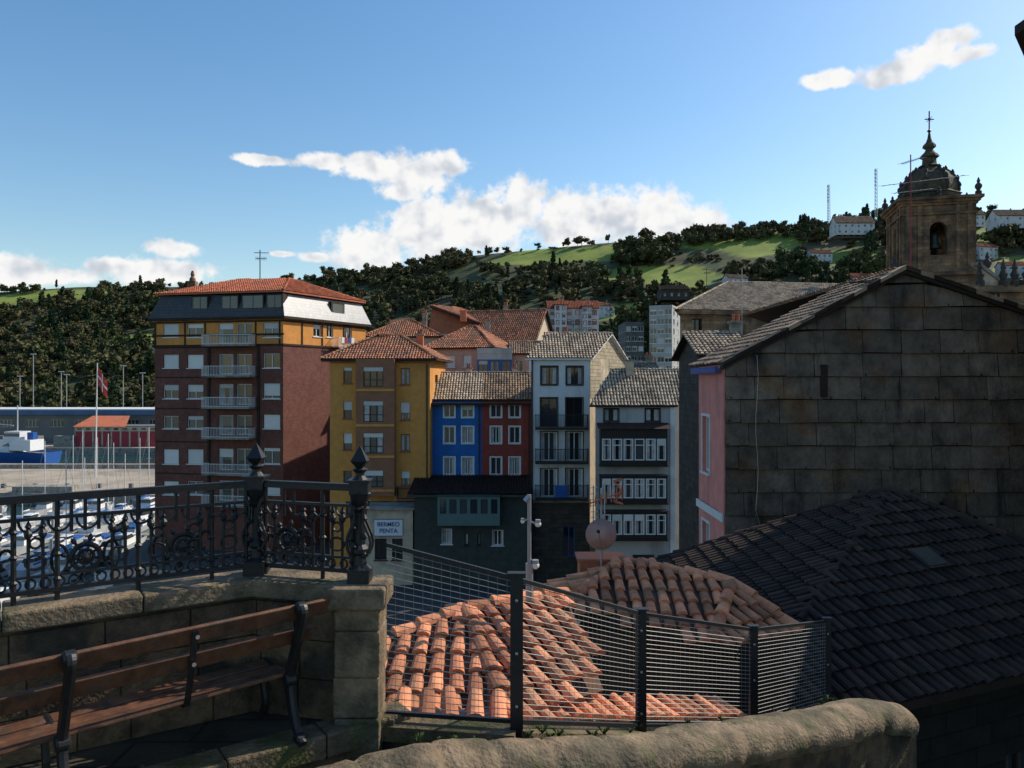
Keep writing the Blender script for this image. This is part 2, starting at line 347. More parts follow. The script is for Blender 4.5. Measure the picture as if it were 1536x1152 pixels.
# ------------------------------------------------------------ world, sun, camera
SAZ=math.radians(62); SEL=math.radians(38)
sd=V((math.sin(SAZ)*math.cos(SEL),math.cos(SAZ)*math.cos(SEL),math.sin(SEL)))
W=bpy.data.worlds.new('World'); S.world=W; W.use_nodes=True; nt=W.node_tree; L=nt.links
bg=nt.nodes['Background']; bg.inputs['Strength'].default_value=.145
sky=nn(nt,'ShaderNodeTexSky',sky_type='NISHITA'); sky.sun_disc=False; sky.sun_elevation=SEL; sky.sun_rotation=SAZ; sky.air_density=1.2; sky.dust_density=.7; sky.ozone_density=1.5; sky.altitude=30
hs=nn(nt,'ShaderNodeHueSaturation'); hs.inputs['Saturation'].default_value=1.28; hs.inputs['Value'].default_value=1.08; L.new(sky.outputs[0],hs.inputs['Color'])
def aze(px,py):
    u=(px-768)/F; v=(576-py)/F; return math.atan(u), math.atan(v/math.sqrt(1+u*u))
blobs=[]
def bl(px,py,rx,ry): a,e=aze(px,py); blobs.append((a,e,rx/F,ry/F))
for q in[(555,378,72,47),(640,345,80,62),(720,335,90,60),(785,306,50,50),(860,333,90,58),(920,330,70,52),(985,328,75,50),(1045,338,60,36),
         (625,262,80,38),(662,248,48,30),(560,252,70,24),(492,242,50,15),(600,288,45,18),(395,240,60,10),
         (258,374,44,17),(240,408,95,24),(175,398,40,14),(20,405,70,30),(-60,400,70,40),(95,415,45,14),(470,386,30,9),(425,381,24,6),
         (1345,108,62,20),(1390,82,52,26),(1420,60,42,16),(1450,82,36,13),(1240,120,46,14)]: bl(*q)
g=bpy.data.node_groups.new('cloud_density','ShaderNodeTree')
g.interface.new_socket('P',in_out='INPUT',socket_type='NodeSocketVector'); g.interface.new_socket('D',in_out='OUTPUT',socket_type='NodeSocketFloat')
gi=g.nodes.new('NodeGroupInput');go=g.nodes.new('NodeGroupOutput'); prev=None
for (a,e,rx,ry) in blobs:
    sb=g.nodes.new('ShaderNodeVectorMath');sb.operation='MULTIPLY_ADD';g.links.new(gi.outputs[0],sb.inputs[0]);sb.inputs[1].default_value=(1/rx,1/ry,0);sb.inputs[2].default_value=(-a/rx,-e/ry,0)
    ln=g.nodes.new('ShaderNodeVectorMath');ln.operation='LENGTH';g.links.new(sb.outputs[0],ln.inputs[0])
    if prev is None: prev=ln.outputs['Value']
    else:
        mx=g.nodes.new('ShaderNodeMath');mx.operation='SMOOTH_MIN';mx.inputs[2].default_value=.15;g.links.new(prev,mx.inputs[0]);g.links.new(ln.outputs['Value'],mx.inputs[1]);prev=mx.outputs[0]
iv=g.nodes.new('ShaderNodeMath');iv.operation='SUBTRACT';iv.inputs[0].default_value=.92;g.links.new(prev,iv.inputs[1])
tot=iv.outputs[0]
for sc,am,dt in((18,1.1,4),(55,1.05,5)):
    no=g.nodes.new('ShaderNodeTexNoise');no.inputs['Scale'].default_value=sc;no.inputs['Detail'].default_value=dt;no.inputs['Roughness'].default_value=.58
    g.links.new(gi.outputs[0],no.inputs['Vector'])
    ma=g.nodes.new('ShaderNodeMath');ma.operation='MULTIPLY_ADD';g.links.new(no.outputs['Fac'],ma.inputs[0]);ma.inputs[1].default_value=am;ma.inputs[2].default_value=-am*.5
    ad=g.nodes.new('ShaderNodeMath');ad.operation='ADD';g.links.new(tot,ad.inputs[0]);g.links.new(ma.outputs[0],ad.inputs[1]);tot=ad.outputs[0]
g.links.new(tot,go.inputs[0])
tc=nn(nt,'ShaderNodeTexCoord'); sp=nn(nt,'ShaderNodeSeparateXYZ'); L.new(tc.outputs['Generated'],sp.inputs[0])
az=nn(nt,'ShaderNodeMath',operation='ARCTAN2'); L.new(sp.outputs[0],az.inputs[0]);L.new(sp.outputs[1],az.inputs[1])
el=nn(nt,'ShaderNodeMath',operation='ARCSINE'); L.new(sp.outputs[2],el.inputs[0])
cb=nn(nt,'ShaderNodeCombineXYZ'); L.new(az.outputs[0],cb.inputs[0]);L.new(el.outputs[0],cb.inputs[1])
q=nt.nodes.new('ShaderNodeGroup'); q.node_tree=g; L.new(cb.outputs[0],q.inputs[0]); d1=q.outputs[0]
al=nn(nt,'ShaderNodeMapRange',interpolation_type='SMOOTHSTEP'); L.new(d1,al.inputs['Value']); al.inputs['From Min'].default_value=-.05; al.inputs['From Max'].default_value=.38
def cn(off):
    v=cb.outputs[0]
    if off:
        o_=nn(nt,'ShaderNodeVectorMath',operation='ADD'); o_.inputs[1].default_value=off; L.new(v,o_.inputs[0]); v=o_.outputs[0]
    n_=nn(nt,'ShaderNodeTexNoise'); n_.inputs['Scale'].default_value=20; n_.inputs['Detail'].default_value=3; n_.inputs['Roughness'].default_value=.5; L.new(v,n_.inputs['Vector']); return n_.outputs['Fac']
df=nn(nt,'ShaderNodeMath',operation='SUBTRACT'); L.new(cn((.009,.014,0)),df.inputs[0]); L.new(cn(None),df.inputs[1])
dg=nn(nt,'ShaderNodeMath',operation='MULTIPLY_ADD'); L.new(d1,dg.inputs[0]); dg.inputs[1].default_value=.10; L.new(df.outputs[0],dg.inputs[2])
sh=nn(nt,'ShaderNodeMapRange',interpolation_type='SMOOTHSTEP'); L.new(dg.outputs[0],sh.inputs['Value']); sh.inputs['From Min'].default_value=-.04; sh.inputs['From Max'].default_value=.30
cm=nn(nt,'ShaderNodeMix',data_type='RGBA'); L.new(sh.outputs[0],cm.inputs[0]); cm.inputs[6].default_value=(6.6,6.55,6.5,1); cm.inputs[7].default_value=(3.9,4.25,4.75,1)
fm=nn(nt,'ShaderNodeMix',data_type='RGBA'); L.new(al.outputs[0],fm.inputs[0]); L.new(hs.outputs[0],fm.inputs[6]); L.new(cm.outputs[2],fm.inputs[7])
L.new(fm.outputs[2],bg.inputs['Color'])
sl=bpy.data.lights.new('sun','SUN'); sl.energy=4.9; sl.angle=math.radians(.5); sl.color=(1,.92,.79)
so=bpy.data.objects.new('sun',sl); S.collection.objects.link(so); so.rotation_euler=sd.to_track_quat('Z','Y').to_euler(); so.location=sd*100
cd=bpy.data.cameras.new('camera'); cd.sensor_width=36; cd.lens=36*F/1536; cd.clip_end=9000; cd.clip_start=.05
co=bpy.data.objects.new('camera',cd); S.collection.objects.link(co); co.location=C; co.rotation_euler=(math.radians(90),0,0); S.camera=co
S.view_settings.view_transform='Standard'; S.view_settings.look='None'; S.view_settings.exposure=0

# ------------------------------------------------------------ water, ground
wm=mat('sea_water',(.012,.05,.055),var=.2,scale=.05,rough=.12,bump=.5,fine=.9,bd=.15,spec=.5)
w=MB(); w.poly([(-4000,-500,0),(4000,-500,0),(4000,6000,0),(-4000,6000,0)],wm); w.finish('sea_water')
gr=MB()
gr.prism([(-9,-40),(-9,20),(-24,46),(-37,72),(-38,112),(-38,240),(500,240),(500,-40)],-2,2,M_conc,M_asph); gr.finish('town_ground')
q=MB(); q.prism([(-400,196),(-39,196),(-39,260),(-400,260)],-2,1.8,M_conc,M_quay); q.finish('far_quay')
q=MB(); q.prism([(-170,125),(-38.2,112),(-38.2,150),(-60,158),(-170,160)],-2,1.7,M_conc,M_quay)
q.box(-75,-66,116,118.5,1.7,2.6,M_conc); q.box(-170,-38.5,149,149.6,1.7,2.5,M_conc)
for k in range(14): q.box(-110+k*5,-109.4+k*5,121,121.5,1.7,2.4,M_shed)
q.finish('harbour_pier')
ra_=MB(); a_=V((-90,124,1.75)); c_=V((-62,112,.6)); ra_.ob(a_,c_-a_,(0,-1.4,0),(0,0,.15),M_conc)
for k in range(15):
    p=a_.lerp(c_,k/14); ra_.tube(p,p+V((0,0,1.1)),.05,M_metal,n=4)
ra_.tube(a_+V((0,0,1.1)),c_+V((0,0,1.1)),.05,M_metal,n=4); ra_.finish('gangway')

# ------------------------------------------------------------ terrain
RT=[(-900,445),(0,438),(60,434),(130,430),(230,430),(350,430),(480,416),(560,412),(640,398),(700,384),(800,376),(900,366),(1000,358),(1080,347),(1200,338),(1340,326),(1456,326),(1536,322),(2400,335)]
def lerp(T,x):
    if x<=T[0][0]: return T[0][1]
    for (a,b),(c,d) in zip(T[:-1],T[1:]):
        if x<=c: return b+(d-b)*(x-a)/(c-a)
    return T[-1][1]
BT=[(200,262),(480,135),(2400,130)]; DT=[(0,640),(300,620),(600,560),(1000,520),(1536,480),(2400,470)]
def terr(px,t):
    b=lerp(BT,px); D=lerp(DT,px); vr=(576-lerp(RT,px))/F; vb=(2-CZ)/b
    y=b+(D-b)*t; u=(px-768)/F; x=u*y
    if t<=1: 
        s=t**.75; v=vb+(vr-vb)*s; z=CZ+y*v+ (mnoise.noise(V((x*.012,y*.012,3)))*7+mnoise.noise(V((x*.04,y*.04,5)))*2.5)*min(1,4*t)*(1-t*.85)
    else: z=CZ+D*vr-(t-1)*(D-b)*.25
    return V((x,y,z))
FIELDS=[[(720,398),(740,386),(790,377),(870,370),(950,364),(975,374),(905,390),(850,392),(800,396),(750,398)],
        [(850,410),(880,402),(960,400),(1050,400),(1090,418),(1050,432),(970,426),(900,418)],
        [(985,370),(1060,354),(1130,346),(1202,340),(1212,358),(1180,378),(1120,384),(1060,376)],
        [(1200,388),(1260,376),(1330,376),(1330,390),(1250,400)],
        [(850,472),(880,458),(950,453),(990,462),(950,476),(870,484)],
        [(1456,334),(1482,336),(1488,380),(1456,390)],[(1486,392),(1536,382),(1580,410),(1480,415)],
        [(-40,450),(60,438),(165,434),(155,444),(50,454),(0,466),(-40,472)],[(170,512),(200,500),(236,498),(236,516),(190,524)]]
def pxy(p): return 768+F*p.x/p.y, 576-F*(p.z-CZ)/p.y
def isfield(p,grow=0):
    px,py=pxy(p); return any(inpoly(px,py+grow,f) for f in FIELDS)
NX,NT=330,110; vs=[];fv=[]
for j in range(NT+25):
    t=j/NT
    for i in range(NX+1):
        px=-900+i*(3300/NX); p=terr(px,t); vs.append(p)
        if t>1: fv.append(0.0); continue
        qx,qy=pxy(p); qx+=mnoise.noise(p*.03)*14; qy+=mnoise.noise(p*.03+V((9,9,9)))*5
        fv.append(1.0 if any(inpoly(qx,qy,f) for f in FIELDS) else 0.0)
me=bpy.data.meshes.new('hill_terrain'); me.from_pydata([tuple(p) for p in vs],[],[(j*(NX+1)+i,j*(NX+1)+i+1,(j+1)*(NX+1)+i+1,(j+1)*(NX+1)+i) for j in range(NT+24) for i in range(NX)])
at=me.attributes.new('field','FLOAT','POINT'); at.data.foreach_set('value',fv)
me.polygons.foreach_set('use_smooth',[True]*len(me.polygons))
hm=mat('hill_ground',(.06,.072,.026),var=.5,scale=.08,col2=(.10,.078,.042),c2s=.025,bump=0)
nt2=hm.node_tree; b=nt2.nodes['Principled BSDF']; src=b.inputs['Base Color'].links[0].from_socket
at2=nn(nt2,'ShaderNodeAttribute');at2.attribute_name='field'
ng=nn(nt2,'ShaderNodeTexNoise');ng.inputs['Scale'].default_value=.05;ng.inputs['Detail'].default_value=6;ng.inputs['Roughness'].default_value=.65
gg=nn(nt2,'ShaderNodeNewGeometry');nt2.links.new(gg.outputs['Position'],ng.inputs['Vector'])
cr=nn(nt2,'ShaderNodeValToRGB');cr.color_ramp.elements[0].position=.35;cr.color_ramp.elements[1].position=.68;cr.color_ramp.elements[0].color=(.12,.17,.03,1);cr.color_ramp.elements[1].color=(.29,.32,.055,1)
nt2.links.new(ng.outputs['Fac'],cr.inputs[0])
mx=nn(nt2,'ShaderNodeMix',data_type='RGBA');nt2.links.new(at2.outputs['Fac'],mx.inputs[0]);nt2.links.new(src,mx.inputs[6]);nt2.links.new(cr.outputs[0],mx.inputs[7]);nt2.links.new(mx.outputs[2],b.inputs['Base Color'])
me.materials.append(hm); ho=bpy.data.objects.new('hill_terrain',me); S.collection.objects.link(ho)
# trees
def treevar(seed,kind):
    rs=np.random.RandomState(seed); vs=[];fs=[];rr=[]
    def quad(p,size,r):
        a=rs.normal(size=3);a/=np.linalg.norm(a);b=np.cross(a,rs.normal(size=3));b/=np.linalg.norm(b)
        i=len(vs); 
        for s1,s2 in((-1,-1),(1,-.7),(.8,1),(-.9,.8)): vs.append(p+a*s1*size*.5+b*s2*size*.5*.8)
        fs.append((i,i+1,i+2,i+3)); rr.append(r)
    lobes=[]
    if kind=='round':
        for k in range(7):
            an=rs.rand()*6.28; ra=rs.rand()*.33; z=.38+rs.rand()*.42; lobes.append((np.array([math.cos(an)*ra,math.sin(an)*ra,z]),.14+rs.rand()*.12))
    elif kind=='pine':
        for k in range(7): z=.25+k*.11; lobes.append((np.array([rs.normal()*.03,rs.normal()*.03,z]),.2*(1.05-z)+.05))
    else:
        for k in range(6):
            an=rs.rand()*6.28; ra=rs.rand()*.55; lobes.append((np.array([math.cos(an)*ra,math.sin(an)*ra,.15+rs.rand()*.2]),.18+rs.rand()*.12))
    for c,r in lobes:
        lr=rs.rand()
        for q in range(17):
            d=rs.normal(size=3);d/=np.linalg.norm(d)
            if d[2]<-.5: d[2]*=-1
            quad(c+d*r*(.75+rs.rand()*.4),.12,min(1,max(0,lr*.5+rs.rand()*.3+.2*(d[2]+.5))))  # tone rises towards lobe tops: lit tops put into the leaf colour
        i=len(vs); rot=rs.rand()*1.5
        for dx,dy,dz in((-1,-1,-1),(1,-1,-1),(1,1,-1),(-1,1,-1),(-1,-1,1),(1,-1,1),(1,1,1),(-1,1,1)):
            x=dx*math.cos(rot)-dy*math.sin(rot);y=dx*math.sin(rot)+dy*math.cos(rot); vs.append(c+np.array([x,y,dz])*r*.52)
        for f in((0,3,2,1),(4,5,6,7),(0,1,5,4),(1,2,6,5),(2,3,7,6),(3,0,4,7)): fs.append(tuple(a+i for a in f)); rr.append(0.1)  # lobe core kept dark: shade inside the crown put into the colour
    i=len(vs); 
    for z,r in((-.1,.03),(.5,.015)):
        for k in range(4): vs.append(np.array([math.cos(k*1.57)*r,math.sin(k*1.57)*r,z]))
    for k in range(4): fs.append((i+k,i+(k+1)%4,i+4+(k+1)%4,i+4+k)); rr.append(0.)
    return np.array(vs),np.array(fs),np.array(rr)
def forest(name,places,mat_,variants):
    AV=[];AF=[];AR=[];off=0
    for (p,h,w) in places:
        vv,ff,rr=variants[random.randrange(len(variants))]; a=random.random()*6.28; ca,sa=math.cos(a),math.sin(a)
        x=(vv[:,0]*ca-vv[:,1]*sa)*h*w+p[0];y=(vv[:,0]*sa+vv[:,1]*ca)*h*w+p[1];z=vv[:,2]*h+p[2]
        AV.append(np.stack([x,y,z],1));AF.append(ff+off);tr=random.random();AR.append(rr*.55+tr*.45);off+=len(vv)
    A=np.concatenate(AV).astype(np.float32);Fq=np.concatenate(AF).astype(np.int32);Rr=np.concatenate(AR).astype(np.float32)
    me=bpy.data.meshes.new(name); me.vertices.add(len(A)); me.vertices.foreach_set('co',A.ravel()); me.loops.add(len(Fq)*4); me.loops.foreach_set('vertex_index',Fq.ravel())
    me.polygons.add(len(Fq)); me.polygons.foreach_set('loop_start',np.arange(len(Fq),dtype=np.int32)*4); me.update(calc_edges=True)
    at=me.attributes.new('rnd','FLOAT','FACE'); at.data.foreach_set('value',Rr); me.materials.append(mat_)
    o=bpy.data.objects.new(name,me); S.collection.objects.link(o); return o
VR=[treevar(i,'round') for i in range(6)]; VP=[treevar(20+i,'pine') for i in range(3)]; VB=[treevar(40+i,'bush') for i in range(3)]
# houses scattered over the slope (kept clear of trees)
HS=[(1105,.70,9,0),(1150,.60,8,1),(1230,.80,10,0),(1290,.66,9,0),(1180,.48,9,2),(1245,.52,8,0),(1075,.50,8,1),(905,.60,8,0),(780,.50,9,2),(690,.97,8,3),(720,.42,8,0),(1478,.80,10,0),(1515,.70,9,0),(600,.62,8,1)]
def nearhouse(px,t):
    return any(abs(px-h[0])<20 and h[1]-.12<t<h[1]+.03 for h in HS)
pr=[];pp=[];pb=[]
for _ in range(7600):
    px=random.uniform(-120,1640); t=random.random()**1.0
    if px>480 and t<.14: continue
    if 240<px<400 and t<.6: continue
    if nearhouse(px,t): continue
    p=terr(px,t)
    if isfield(p) or isfield(p,-5): continue
    n=mnoise.noise(V((p.x*.010,p.y*.014,9)))+.5*mnoise.noise(V((p.x*.035,p.y*.04,2)))
    thr=-.12 if px>480 else -.28
    if n<thr:
        if random.random()<.45: pb.append((p,random.uniform(2.,4.),random.uniform(1,1.7)))
        elif random.random()<.08: pr.append((p,random.uniform(4,9),1))
        continue
    if t>.93 and px>200 and random.random()<.5: continue
    q=random.random(); h=random.choice([5,6,7,8,9,10,12])*random.uniform(.85,1.1)*(.7 if t>.88 else 1)
    if q<.15: pp.append((p,h*1.2,.8))
    elif q<.84: pr.append((p,h,random.uniform(.8,1.3)))
    else: pb.append((p,random.uniform(3,5),1.3))
def row(px0,px1,t0,t1,n,h0,h1,L=None,w=1.):
    L=pr if L is None else L
    for _ in range(n):
        p=terr(random.uniform(px0,px1),random.uniform(t0,t1)); L.append((p,random.uniform(h0,h1),w*random.uniform(.85,1.2)))
row(1005,1185,.93,.99,120,5,8); row(925,1010,.86,.93,40,8,13); row(940,975,.95,1,8,8,11); row(480,705,.93,1,130,5,10); row(700,920,.98,1.01,16,3,7)
row(1190,1345,.9,.99,60,5,10); row(1195,1345,.9,.99,12,9,14,pp,.7); row(1480,1600,.84,.96,30,7,11); row(1290,1330,.8,.95,10,11,15,pp,.7)
row(840,910,.78,.84,30,6,10); row(1110,1330,.72,.78,50,6,10); row(0,60,.97,1,14,5,8); row(140,240,.95,1,25,5,8)
forest('hillside_trees',pr,foliage_mat('foliage_broadleaf',(.052,.066,.024),(.088,.078,.036)),VR)
forest('hillside_pines',pp,foliage_mat('foliage_pine',(.026,.044,.02),(.04,.055,.025)),VP)
forest('hillside_bushes',pb,foliage_mat('foliage_bush',(.085,.092,.03),(.10,.075,.042)),VB)
def hp(px,d): return ((px-768)/F*d,d)
def zz(py,d): return CZ-(py-576)/F*d
for i,(px,t,w_,k) in enumerate(HS):
    p=terr(px,t); wm_=[M_white,M_cream,M_salmon,M_stone][k]; hh=5 if k<3 else 3.2; an=random.uniform(-.3,.3)
    a=(p.x-w_*.6*math.cos(an),p.y-3-w_*.6*math.sin(an)); c=(p.x+w_*.6*math.cos(an),p.y-3+w_*.6*math.sin(an))
    house('hillside_house',a,c,7,p.z-4,p.z+hh,p.z+hh+2,wm_,random.choice([M_tilem,M_tilered,M_tilew]),3,4,ww=1.1,wh=1.3,style=random.choice(['gable','hip']),tw=.6)

# ------------------------------------------------------------ brick apartment building
B=Bld('brick_apartment_building')
pL=(-35.1,76);pC=(-21.6,73);pR=(-15.8,83.5);pB=(-29.3,86.5)
zt=24.17; zb=21.65
def bz(u,z): return M_orange if z>zb else M_brick
f=Fac(B,pL,pC,2,zt,M_brick)
rows=[(486,506),(532,552),(577,598),(624,643),(674,696),(722,742)]
for k,(a,b_) in enumerate(rows):
    f.wpx(245,a,268,b_,blind=[1,1,.4,0,1,.5][k],div=2); f.wpx(281,a,305,b_,blind=[.3,1,.5,.3,1,0][k],div=2)
    f.wpx(395,a-2,420,b_,blind=[.4,0,.8,1,.2,1][k],div=2)
    f.wpx(328,a-1,350,b_+9,div=1,sill=False,blind=[.3,0,.2,0,.4,0][k],curt=1); f.wpx(355,a-1,378,b_+9,div=2,sill=False)
f.build(([zb],bz))
for k,(a,b_) in enumerate(rows):
    u0,z=f.uz(314,b_+12);u1,_=f.uz(384,b_+12); f.balcony(u0,u1,z,1.3,.95,M_frame,M_conc,bars=.16)
for z in(zb,zb+1.0,zt-.25): f.fb(B.t,-.1,f.L+.1,z,z+.16,.003,.09,M_timber)
for u in(0,3.3,5.5,10.9,13.4): f.fb(B.t,u,u+.14,zb+.161,zt-.251,.004,.07,M_timber)
for px in(312,386):
    u,_=f.uz(px,600); f.fb(B.t,u,u+.25,3,zb-.01,.003,.12,M_timber)
for a,b_ in rows[1:]:
    z=f.uz(300,a-10)[1]; f.fb(B.t,.02,f.uz(311,600)[0],z,z+.12,.003,.03,M_timber)
f2=Fac(B,pC,pR,2,zt,M_brick)
for a,b_ in rows[:1]: f2.wpx(470,482,482,505,blind=.5); f2.wpx(490,484,500,506)
f2.wpx(515,486,528,508)
for a,b_ in rows[1:]: f2.wpx(515,a+4,524,b_+4,div=1)
f2.build(([zb],bz))
for z in(zb,zt-.25): f2.fb(B.t,-.1,f2.L+.1,z,z+.18,.003,.09,M_timber)
for u in (2.4,5.2,8.4): f2.fb(B.t,u,u+.14,zb+.181,zt-.251,.004,.07,M_timber)
u,z=f2.uz(500,520); f2.balcony(u-.3,u+2.2,z,1,.9,M_frame,M_conc); ub,zbk=u,z
for p,q_ in((pR,pB),(pB,pL)): Fac(B,p,q_,2,zt,M_brick).build(([zb],bz))
cs=[pL,pC,pR,pB]; cen=V((-25.4,79.8,0))
def ring(k,z): return [V((cen.x+(p[0]-cen.x)*k,cen.y+(p[1]-cen.y)*k,z)) for p in cs]
r0=ring(1.06,zt);r1=ring(1.06,zt+.25);r2=ring(.95,26.6);r3=ring(1.0,26.7);r4=ring(1.0,26.85)
B.r.poly(r0,M_timber)
for i in range(4):
    j=(i+1)%4; B.r.poly([r0[i],r0[j],r1[j],r1[i]],M_timber); B.r.poly([r1[i],r1[j],r2[j],r2[i]],M_slate if i!=1 else M_slate_glare)
    B.r.poly([r3[i],r3[j],r4[j],r4[i]],M_tilered)
B.r.poly(r3,M_timber)
ra=V((-28.5,80.5,28.5));rb=V((-22.6,78.5,28.7))
for pts in([r4[0],r4[1],rb,ra],[r4[1],r4[2],rb],[r4[2],r4[3],ra,rb],[r4[3],r4[0],ra]): tiles(B.r,pts,M_tilered)
for p_ in r4: ridge(B.r,p_,ra if p_.x<-27 else rb,M_tilered)
fm_=Fac(B,(r1[0].x+.3,r1[0].y-.02),(r1[1].x,r1[1].y-.02),zt,26.7,M_slate)
for x0,x1 in((329,356),(360,394),(397,422),(285,310)):
    u0,_=fm_.uz(x0,450);u1,_=fm_.uz(x1,450)
    fm_.fb(B.t,u0,u1,25.1,26.55,-1.2,-.25,M_timber); fm_.fb(B.g,u0+.12,u1-.12,25.25,26.4,-.249,-.24,M_glass)
    for uu in(u0+.1,(u0+u1)/2,u1-.16): fm_.fb(B.g,uu,uu+.06,25.25,26.4,-.24,-.2,M_teal)
f3=Fac(B,pC,pR,zt,26.7,M_slate)
f3.fb(B.t,6.5,8.5,24.9,26.4,-1.5,.1,M_timber); f3.fb(B.g,6.7,8.3,25.1,26.2,.101,.11,M_glass)
B.t.box(-33.4,-32.6,79.5,80.3,26,28.6,M_stone); B.t.lathe((-33,79.9,28.6),[(.35,0),(.3,.3),(.15,.5),(.22,.7),(.1,1.1)],M_stone)
B.done()
t=MB()
for k,m_ in enumerate((M_frame,M_redp,M_bluep,M_frame)):
    q=f2.pt(ub+.1+k*.5,zbk+.35,1.02); t.ob(q,f2.d*.4,f2.n*.02,V((0,0,.6)),m_)
t.finish('laundry')
def antenna(name,p,h,m=M_metal,arms=((.9,1.2),(.75,.9)),r=.03,yag=8):
    b=MB(); p=V(p); b.tube(p,p+V((0,0,h)),r,m)
    for fr,l in arms:
        q=p+V((0,0,h*fr)); d=V((.9,.4,.05)).normalized(); b.tube(q-d*l*.4,q+d*l*.6,r*.6,m,n=4)
        for k in range(yag):
            c=q+d*(l*(-.4+k/(yag-1))); e=V((0,0,1)) if fr<.85 else d.cross(V((0,0,1))).normalized(); b.tube(c-e*.18*l,c+e*.18*l,r*.4,m,n=4)
    return b.finish(name)
antenna('tv_antenna',R(390,418,78),2.9,m=M_iron,arms=((.9,1.4),(.7,1.)),r=.05)
for px,py,d,h in((596,478,82,2.6),(612,470,86,2.2),(700,470,88,2.4),(915,505,67,3.0),(860,508,66,1.6),(1060,430,84,2.0),(560,505,69,1.8),(965,560,61,1.6)): antenna('tv_antenna',R(px,py,d),h,m=M_iron,arms=((.92,1.1),(.75,.8)),r=.03)

# ------------------------------------------------------------ yellow building
B=Bld('yellow_apartment_building'); a=(-15.3,65);b_=(-6.9,65);c=(-6.2,72);d=(-14.6,72); ze=20.1
f=Fac(B,a,b_,2,ze,M_yellow)
RW=[(551,577),(602,630),(650,677),(706,728)]
for i,(y0,y1) in enumerate(RW):
    f.wpx(515,y0,528,y1-2,fr=M_brown,div=1,blind=[.2,.5,.6,0][i]); f.wpx(601 if i<3 else 602,y0+1,615,y1,fr=M_brown,div=1,blind=[0,.6,0,.5][i],curt=1)
f.wpx(519,752,532,772,fr=M_framed); f.build()
for z in (9.2,ze-.35): f.fb(B.t,0,f.L,z,z+.2,.003,.07,M_brown)
u0,_=f.uz(537,600);u1,_=f.uz(594,600); _,zb0=f.uz(560,742)
bp0=f.pt(u0,0,.9);bp1=f.pt(u1,0,.9)
fb_=Fac(B,(bp0.x,bp0.y),(bp1.x,bp1.y),zb0,ze-.02,M_brown,depth=.12)
for y0,y1 in RW: fb_.wpx(545,y0,575,y1+3,fr=M_framed,div=3,hdiv=.35,sill=False,curt=random.random()<.7,blind=random.choice([0,.2,.3])); 
fb_.build()
for p,q_ in(((f.pt(u0,0).x,f.pt(u0,0).y),(bp0.x,bp0.y)),((bp1.x,bp1.y),(f.pt(u1,0).x,f.pt(u1,0).y))): Fac(B,p,q_,zb0,ze-.02,M_brown).build()
B.w.poly([f.pt(u0,zb0),f.pt(u1,zb0),f.pt(u1,zb0,.9),f.pt(u0,zb0,.9)],M_brown)
for y0,y1 in RW: 
    _,z=fb_.uz(560,y1+8); fb_.fb(B.t,0,fb_.L,z-.1,z+.1,.003,.06,M_yellow)
fs=Fac(B,b_,c,2,ze,M_yellow); fs.win(2.2,3.4,17.2,18.8,fr=M_brown); fs.build()
Fac(B,c,d,2,ze,M_yellow).build()
fl=Fac(B,d,a,2,ze,M_yellow); fl.win(2,3,17.2,18.8,fr=M_brown); fl.build()
hip(B,[a,b_,c,d],ze,(-11.9,68.3,22.3),(-9.9,68.6,22.3),M_tilem,ov=.85)
chimney(B,-8.6,69.5,20.6,1.8,M_orangep,.6)
f.fb(B.t,f.L-.3,f.L-.2,3,ze-.4,.004,.1,M_framed)
u,z=f.uz(604,745); f.balcony(u-.4,u+1.5,z-.1,.7,.9,M_framed,M_brown)
B.done()
B=Bld('shop_ground_floor'); f=Fac(B,(-12.6,61.6),(-7.9,61.6),2,8.0,M_cream); 
f.wpx(562,808,580,840,fr=M_framed); f.wpx(588,808,604,840,fr=M_framed)
f.build(); Fac(B,(-7.9,61.6),(-7.9,65),2,8,M_cream).build(); Fac(B,(-12.6,65),(-12.6,61.6),2,8,M_cream).build()
B.r.ob((-12.8,61.3,8),(5.1,0,0),(0,3.8,0),(0,0,.18),M_conc); B.done()
sg=empty('shop_sign'); m_=MB(); f=Fac(B,(-12.6,61.6),(-7.9,61.6),2,8.0,M_cream); u0,z1=f.uz(562,779);u1,z0=f.uz(604,803); f.fb(m_,u0,u1,z0,z1,.05,.12,M_frame); 
for (a1,b1,c1,d1) in((u0,u1,z0-.04,z0),(u0,u1,z1,z1+.04)): f.fb(m_,a1,b1,c1,d1,.04,.15,M_bluep)
m_.finish('board',sg)
for t,zf,s_ in(('BERMEO',.60,.38),('PENTA',.20,.38)):
    cu=bpy.data.curves.new('lettering','FONT'); cu.body=t; cu.size=s_*1.25; cu.align_x='CENTER'; cu.extrude=.01; cu.offset=.006; o=bpy.data.objects.new('lettering',cu); S.collection.objects.link(o)
    o.location=f.pt((u0+u1)/2,z0+(z1-z0)*zf-.02,.14); o.rotation_euler=(math.pi/2,0,0); cu.materials.append(M_bluep); o.parent=sg

